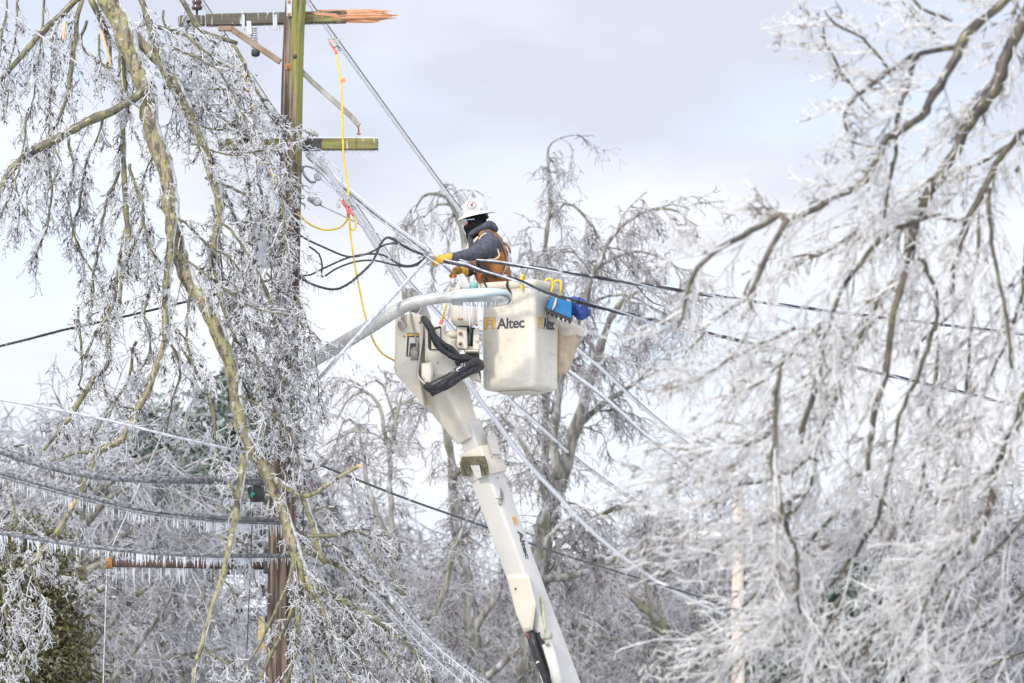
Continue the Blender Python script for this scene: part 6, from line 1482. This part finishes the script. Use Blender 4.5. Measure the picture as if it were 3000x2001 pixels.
# ------------------------------------------------------------------ background trees
def far_tree(name, label, group, limbs, Y, per_m, L, seed, droop=(0, 0, -.35), bias=(0, 0, .15), r=(.0085, .0065, .0052), m2=7, m3=4, l2=.42, l3=.14, bark=None, twig=None, dens=1.7, bud=1.5, spread=.8):
    rg = np.random.default_rng(seed)
    b0 = P(limbs[0][0][0], limbs[0][0][1], Y)
    o = thing(name, label, 'tree', (b0[0], Y, 0), group)
    limbs = [q[:-1] + [(q[-1][0], q[-1][1], 1.2)] for q in limbs]
    ls = [limb(q, Y + (rg.uniform(-1.2, 1.2) if i else 0), rng=rg, step=.14, wob=.02) for i, q in enumerate(limbs)]
    m_ = MB()
    p0 = ls[0][0][0]; m_.tube([[p0[0], p0[1], 0], p0], [ls[0][1][0] * 1.2, ls[0][1][0]], 10)
    m_.tube(*ls[0], 10); m_.build('trunk', bark or M_bark_far, o)
    for q in ls[1:]:
        m_ = MB(); m_.tube(*q, 7); m_.build('limb', bark or M_bark_far, o)
    # secondary branches
    sec = []
    for pts, rd in ls:
        Ls = np.linalg.norm(np.diff(pts, axis=0), axis=1).sum(); n = int(Ls * dens)
        for _ in range(n):
            k = rg.integers(int(len(pts) * .12), len(pts) - 1); t = norm(pts[k + 1] - pts[k]); d = norm(t * .5 + rg.normal(size=3) * .75 + [0, 0, .15])
            p = grow(pts[k][None], d[None], np.array([rg.uniform(.35, 1.15)]), 9, droop, .16, rg)[0]
            sec.append((p, np.linspace(min(rd[k] * .5, .022), .007, 9)))
    tw = MB(); tw.tubes(np.array([q[0] for q in sec]), np.array([q[1] for q in sec]), 5, 1)
    sprays(tw, sec, per_m, L, droop, spread, rg, r, m2=m2, m3=m3, l2=l2, l3=l3, bias=bias, tipbud=bud)
    sprays(tw, [(p[len(p) // 3:], r_) for p, r_ in ls], per_m * .6, L, droop, spread, rg, r, m2=m2, m3=m3, l2=l2, l3=l3, bias=bias, tipbud=bud)
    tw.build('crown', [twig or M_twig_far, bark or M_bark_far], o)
    return o
far_tree('bare_tree', 'tall bare tree with thick grey trunk and arching crown right behind the bucket', 'bare trees behind the lift', [
 [(1535, 2150, 34.3), (1560, 1850, 32.8), (1585, 1640, 31.2), (1610, 1500, 28.9), (1640, 1400, 25.7), (1665, 1330, 22.6), (1690, 1250, 19.5), (1720, 1150, 15.6), (1750, 1050, 12.5), (1785, 950, 10.1), (1830, 880, 7.0), (1900, 830, 4.7)],
 [(1640, 1400, 17.2), (1622, 1280, 15.6), (1638, 1150, 13.3), (1662, 1000, 10.9), (1700, 900, 9.4), (1745, 780, 7.8), (1790, 700, 6.2), (1850, 635, 5.5), (1900, 600, 4.7), (1970, 600, 3.9), (2040, 660, 3.1)],
 [(1600, 1500, 12.5), (1597, 1250, 11.7), (1594, 1000, 10.1), (1590, 850, 8.6), (1592, 750, 7.8), (1602, 650, 6.2), (1612, 580, 5.5), (1605, 500, 4.7), (1602, 440, 3.1), (1630, 408, 2.3), (1700, 395, 1.6)],
 [(1606, 640, 4.7), (1650, 608, 4.7), (1700, 625, 3.9), (1745, 690, 3.1), (1775, 760, 2.3)], [(1595, 760, 4.7), (1640, 735, 3.9), (1690, 740, 3.1), (1730, 800, 2.3)],
 [(1745, 790, 4.7), (1810, 745, 3.9), (1880, 740, 3.9), (1960, 770, 3.1), (2040, 850, 2.3)], [(1700, 900, 4.7), (1780, 870, 3.9), (1860, 880, 3.1), (1950, 930, 2.3)],
 [(1594, 860, 3.9), (1570, 800, 3.9), (1555, 740, 3.1), (1548, 690, 2.3)], [(1690, 1250, 10.9), (1760, 1180, 8.6), (1850, 1120, 6.2), (1940, 1080, 3.9)],
 [(1610, 1500, 11.7), (1560, 1350, 9.4), (1500, 1250, 7.0), (1440, 1190, 4.7)], [(1585, 1640, 10.9), (1680, 1560, 9.4), (1790, 1500, 7.0), (1880, 1480, 4.7)], [(1575, 1700, 12.5), (1700, 1680, 10.1), (1800, 1640, 7.8), (1900, 1590, 4.7)]], 82, 5, (.2, .75), 51, dens=2.4, droop=(.08, 0, -.7), bias=(0, 0, -.1))
far_tree('bare_tree', 'slim bare tree with a drooping plume beside the hard hat', 'bare trees behind the lift', [
 [(1400, 2150, 20), (1375, 1800, 18), (1350, 1600, 16), (1325, 1400, 13), (1310, 1250, 11), (1330, 1100, 10), (1352, 900, 11), (1358, 740, 10), (1345, 660, 7), (1322, 600, 6), (1285, 570, 5), (1240, 580, 4), (1212, 625, 3)],
 [(1352, 790, 6), (1315, 735, 5), (1308, 690, 3)], [(1300, 765, 4), (1270, 790, 4), (1280, 830, 3)], [(1330, 605, 4), (1280, 602, 4), (1240, 640, 3)],
 [(1310, 1250, 9), (1240, 1190, 8), (1180, 1180, 6), (1130, 1220, 4)], [(1325, 1400, 10), (1420, 1330, 8), (1500, 1290, 6)]], 80, 5, (.2, .55), 52, droop=(-.1, 0, -.7), bias=(0, 0, -.1))
far_tree('bare_tree', 'spreading bare tree left of the boom with weeping outer branches', 'bare trees behind the lift', [
 [(1250, 2150, 14.4), (1210, 1900, 12.2), (1180, 1750, 10.8), (1155, 1600, 9.4), (1140, 1450, 7.9), (1150, 1330, 6.5), (1165, 1230, 7.2), (1180, 1150, 4.3)],
 [(1155, 1600, 8.6), (1090, 1450, 7.2), (1060, 1330, 5.8), (1040, 1240, 4.3), (1010, 1230, 3.6), (985, 1300, 2.2)], [(1150, 1330, 6.5), (1110, 1190, 5.8), (1060, 1150, 4.3), (1010, 1180, 3.6), (980, 1240, 2.2)], [(1180, 1750, 10.1), (1080, 1620, 7.9), (1000, 1540, 5.8), (940, 1500, 3.6)],
 [(1210, 1900, 10.1), (1290, 1750, 8.6), (1340, 1600, 6.5), (1390, 1480, 4.3)], [(1160, 1250, 4.3), (1130, 1130, 3.6), (1090, 1120, 2.9), (1050, 1150, 2.2)], [(1200, 1850, 10.1), (1100, 1800, 7.9), (1020, 1700, 5.8), (960, 1650, 3.6)]], 78, 5, (.2, .75), 53, droop=(-.1, 0, -.45))
far_tree('bare_tree', 'bare leaning tree with forked mossy limbs right of the boom foot', 'bare trees behind the lift', [
 [(1980, 2200, 28), (1960, 1950, 25), (1930, 1820, 22), (1900, 1700, 18), (1880, 1600, 14), (1900, 1500, 10)],
 [(1930, 1820, 13), (1850, 1760, 11), (1780, 1720, 8)], [(1880, 1620, 10), (1960, 1560, 8), (2010, 1490, 6)], [(1900, 1700, 11), (1990, 1640, 9), (2080, 1560, 6)], [(1960, 1950, 12), (1820, 1880, 10), (1720, 1850, 7)]], 86, 6.5, (.25, .9), 54)
far_tree('bare_tree', 'bare tree with pale bark directly behind the lower boom', 'bare trees behind the lift', [
 [(1420, 2200, 26), (1400, 2000, 24), (1390, 1850, 20), (1370, 1700, 15), (1345, 1560, 10), (1350, 1450, 6)],
 [(1390, 1850, 12), (1450, 1740, 10), (1490, 1650, 6)], [(1400, 1950, 12), (1300, 1850, 10), (1230, 1790, 7)], [(1400, 2000, 12), (1520, 1900, 10), (1640, 1850, 7)]], 90, 6.5, (.25, .9), 55)

# generic crowns for the wood behind
def crown_tree(seed, H, lean=0.0, detail=1.0):
    rg = np.random.default_rng(seed)
    tp_ = grow(np.zeros((1, 3)), np.array([[lean, 0, 1.0]]), np.array([H * .85]), 14, (0, 0, .1), .05, rg)
    tr_ = MB(); tr_.tubes(tp_, np.linspace(H * .017, H * .003, 14)[None], 9)
    b, d, t = fork(tp_, 20, .22, 1.0, .9, rg, .75)
    l1 = grow(b, d + [0, 0, .25], H * .38 * (1.15 - t * .7) * (.7 + .5 * rg.random(len(b))), 10, (0, 0, -.15), .1, rg)
    tr_.tubes(l1, np.linspace(H * .0055, H * .0014, 10)[None] * np.ones((len(b), 1)), 6)
    b, d, _ = fork(l1, int(9 * detail), .15, 1, .85, rg, .7)
    l2_ = grow(b, d, H * .13 * (.5 + .8 * rg.random(len(b))), 7, (0, 0, -.35), .13, rg)
    cr_ = MB(); cr_.tubes(l2_, np.linspace(.014, .008, 7)[None] * np.ones((len(b), 1)), 4)
    b, d, _ = fork(l2_, int(8 * detail), .1, 1, .9, rg, .7)
    l3_ = grow(b, d, .55 * (.4 + .9 * rg.random(len(b))), 5, (0, 0, -.4), .16, rg)
    cr_.tubes(l3_, np.linspace(.0115, .0085, 5)[None] * np.ones((len(b), 1)), 3)
    b, d, _ = fork(l3_, int(4 * detail), .15, 1, .9, rg, .6)
    l4_ = grow(b, d, .17 * (.4 + rg.random(len(b))), 3, (0, 0, -.2), .25, rg)
    cr_.tubes(l4_, np.linspace(.009, .0085, 3)[None] * np.ones((len(b), 1)), 3)
    return tr_.mesh('trunk', M_bark_far), cr_.mesh('crown', M_twig_wood)
VAR = [crown_tree(61, 12.5, .05), crown_tree(62, 12.5, -.08), crown_tree(63, 12.5, .12)]
def plant(label, px, ytop, Y, v, rot, group='frosted trees of the wood behind'):
    p = P(px, ytop, Y); o = thing('frosted_tree', label, 'tree', (p[0], Y, 0), group); s_ = p[2] / 12.3
    for me, nm in zip(VAR[v], ('trunk', 'crown')):
        c_ = bpy.data.objects.new(nm, me); c_['keep'] = 1; scene.collection.objects.link(c_); c_.parent = o; del c_['keep']
    o.rotation_euler = (0, 0, rot); o.scale = (s_ * 1.05, s_ * 1.05, s_)
    return o
woods = [
 ('frosted tree at the left edge whose weeping crown rises highest on that side', 20, 1085, 74, 0, .3), ('frosted tree left of the strut, crown behind the hanging limbs', 250, 1150, 82, 1, 1.4),
 ('frosted tree behind the doubled cable, between the strut end and trunk fork', 430, 1180, 88, 2, 2.2), ('frosted tree behind the green plug terminal, left of the pole', 640, 1160, 84, 0, 4.0),
 ('frosted tree partly hidden by the pole shaft', 840, 1330, 92, 1, 5.2), ('frosted tree right of the pole behind the falling iced lines', 1000, 1560, 96, 2, .9),
 ('low frosted tree below the lowest cable at left', 330, 1500, 80, 1, 3.3), ('low frosted tree just left of the pole foot', 600, 1520, 86, 2, 1.1), ('low frosted tree behind the evergreen', 120, 1400, 90, 0, 2.7),
 ('frosted tree right of the boom base at the bottom edge', 1760, 1760, 98, 0, 3.9), ('frosted tree behind the far pole', 2200, 1480, 104, 1, .4), ('frosted tree behind the blurred twigs right of the far pole', 2420, 1420, 100, 2, 1.9),
 ('frosted tree whose crown shows through the gap at the right edge', 2760, 1270, 98, 0, 5.5), ('frosted tree at the far right edge, crown below the sagging cable', 3010, 1350, 96, 1, 2.4), ('frosted tree at the bottom left of the far pole', 2000, 1660, 106, 2, 3.0),
 ('low frosted tree at the bottom edge left of the boom', 1180, 1790, 102, 0, 4.6), ('low frosted tree at the bottom edge behind the boom', 1500, 1820, 108, 1, 5.9), ('frosted tree at the bottom right behind the blurred twigs', 2620, 1600, 106, 2, .7),
]
for a_ in woods: plant(*a_)

# far wood: one mass of frosted crowns on the horizon
rg = np.random.default_rng(71); fw = MB()
tree_b, H_ = [], []
for i in range(150):
    Y = rg.uniform(116, 150); x = rg.uniform(-.105, .105) * Y
    tree_b.append([x, Y, 0]); px = x / Y * FPX + 1500
    H_.append(P(0, np.interp(px, [-100, 600, 900, 1300, 1800, 2300, 3100], [1250, 1280, 1560, 1760, 1700, 1560, 1480]) + rg.uniform(-60, 120), Y)[2])
tree_b = np.array(tree_b, float); H_ = np.array(H_)
tr0 = grow(tree_b, np.tile([0, 0, 1.0], (150, 1)) + .06 * rg.normal(size=(150, 3)), H_ * .95, 12, (0, 0, .1), .05, rg); fw.tubes(tr0, np.linspace(.16, .03, 12)[None] * np.ones((150, 1)), 6, 1)
b, d, t = fork(tr0, 22, .25, 1, .9, rg, .7); l1 = grow(b, d + [0, 0, .2], 3.6 * (1.15 - t * .7) * (.6 + .5 * rg.random(len(b))), 8, (0, 0, -.2), .12, rg); fw.tubes(l1, np.linspace(.04, .015, 8)[None] * np.ones((len(b), 1)), 4, 1)
b, d, _ = fork(l1, 9, .1, 1, .9, rg, .7); l2_ = grow(b, d, 1.3 * (.4 + .9 * rg.random(len(b))), 5, (0, 0, -.4), .15, rg); fw.tubes(l2_, np.linspace(.02, .015, 5)[None] * np.ones((len(b), 1)), 3)
b, d, _ = fork(l2_, 5, .1, 1, .9, rg, .7); l3_ = grow(b, d, .6 * (.4 + .9 * rg.random(len(b))), 3, (0, 0, -.4), .15, rg); fw.tubes(l3_, np.linspace(.017, .014, 3)[None] * np.ones((len(b), 1)), 3)
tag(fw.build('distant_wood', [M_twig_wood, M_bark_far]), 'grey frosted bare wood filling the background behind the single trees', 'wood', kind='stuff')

# evergreens: leafy clumps
def conifer(name, label, px, ytop, Y, base_r, m, seed, n=9000, clump=60, leaf=.10, zfrac=.97, cat='evergreen'):
    rg = np.random.default_rng(seed); p = P(px, ytop, Y); H = p[2]; o = thing(name, label, cat, (p[0], Y, 0))
    m_ = MB(); m_.tube([[p[0], Y, 0], [p[0], Y, H * .9]], [H * .02, .02], 8); m_.build('trunk', M_bark_far, o)
    m_ = MB(); nc = clump; t = rg.random(nc) ** .8 * zfrac; an = rg.random(nc) * 6.283
    rad = base_r * (1 - t ** 2.2) ** .9 * (.72 + .4 * rg.random(nc)); C = np.stack([p[0] + rad * np.cos(an), Y + rad * np.sin(an), H * t + .2], 1)
    # limbs to clumps
    st_ = np.stack([np.full(nc, p[0]), np.full(nc, Y), H * t * .92], 1); m_.tubes(np.stack([st_, (st_ + C) / 2 + [0, 0, .1], C], 1), np.array([[.05, .035, .015]]) * np.ones((nc, 1)), 4, 1)
    k = rg.integers(0, nc, n); sz = base_r * .26
    q = C[k] + rg.normal(size=(n, 3)) * np.array([sz, sz, sz * 1.05]) * .75
    d = norm(rg.normal(size=(n, 3)) * [.8, .8, .5] + (q - np.array([p[0], Y, 0])) * np.array([.5, .5, 0]) / base_r + [0, 0, -.55])
    L = leaf * (.5 + rg.random(n)); w = norm(np.cross(d, rg.normal(size=(n, 3)))) * (L * .16)[:, None]
    a0 = q - w * .3; a1 = q + w * .3; b0 = q + d * (L * .5)[:, None]; V = np.stack([q, b0 - w, q + d * L[:, None], b0 + w], 1).reshape(-1, 3)
    m_.add(V, np.arange(4 * n).reshape(n, 4), 0, False); m_.build('crown', [m, M_bark_far], o)
    return o
conifer('evergreen_tree', 'olive brown evergreen hung with icicles in the lower left corner', 75, 1625, 66, 1.1, M_cedar, 81, 150000, 230, .075)
conifer('pine_tree', 'dark green frosted pine behind the trunk fork left of the pole', 690, 1165, 98, 2.0, M_pine, 82, 26000, 60, .22)
conifer('pine_tree', 'dark green frosted pine behind the middle of the left limbs', 470, 1190, 104, 1.8, M_pine, 83, 20000, 50, .22)
conifer('pine_tree', 'blue green frosted pine low at the right behind the blurred twigs', 2480, 1750, 100, 2.0, M_pine, 84, 22000, 60, .22)
conifer('pine_tree', 'blue green frosted pine at the bottom right of the boom', 2080, 1830, 108, 1.8, M_pine, 85, 18000, 50, .22)

# ------------------------------------------------------------------ far utility pole
fpY = 94.0
fp_ = thing('utility_pole', 'pale new far pole with a light crossarm, half hidden by blurred twigs', 'utility pole', P(2160, 2001, fpY) * np.array([1, 1, 0]))
m_ = MB(); t0 = P(2160, 1432, fpY); b0 = np.array([t0[0], fpY, 0]); m_.tube([b0, t0], [.16, .085], 16); m_.build('shaft', M_newpole, fp_)
m_ = MB(); beam(m_, P(1968, 1567, fpY - .15), P(2322, 1569, fpY - .15), .06, .06); m_.build('crossarm', M_whitearm, fp_)
m_ = MB(); m_.prism([(2152, 1540), (2170, 1540), (2170, 1590), (2152, 1590)], fpY - .24, .04, .01); m_.build('arm_plate', M_galv, fp_)
# house behind, at the foot of the pole
hs = thing('house', 'pale house with snowy eave low behind the pole at left', 'house', (P(720, 1790, 88)[0], 88, 0))
hx0 = P(640, 1790, 88)[0]; hx1 = P(900, 1790, 88)[0]; he = P(700, 1792, 88)[2]
m_ = MB(); m_.box(((hx0 + hx1) / 2, 90.5, he / 2 - .06), ((hx1 - hx0) / 2 - .25, 2.2, he / 2 - .1), bev=.01); m_.build('wall', M_siding, hs)
m_ = MB(); m_.hull([[x, y, z] for x in (hx0, hx1) for y, z in ((87.7, he - .05), (87.7, he + .06), (90.5, he + .75), (93.3, he + .06), (93.3, he - .05))]); m_.build('roof', M_roof, hs)
m_ = MB(); c_ = P(750, 1985, 88.2); m_.box((c_[0], 88.28, c_[2]), (.22, .03, .55), bev=.01); wf_ = m_.build('window', M_roof, hs); m_ = MB(); m_.box((c_[0], 88.245, c_[2]), (.17, .01, .48), bev=.004); m_.build('pane', M_winglass, wf_)
m_ = MB(); c_ = P(766, 1900, 87.5); m_.box((c_[0], 87.5, (he - .1) / 2), (.05, .05, (he - .12) / 2), bev=.01); m_.build('porch_post', M_yellowpost, hs)
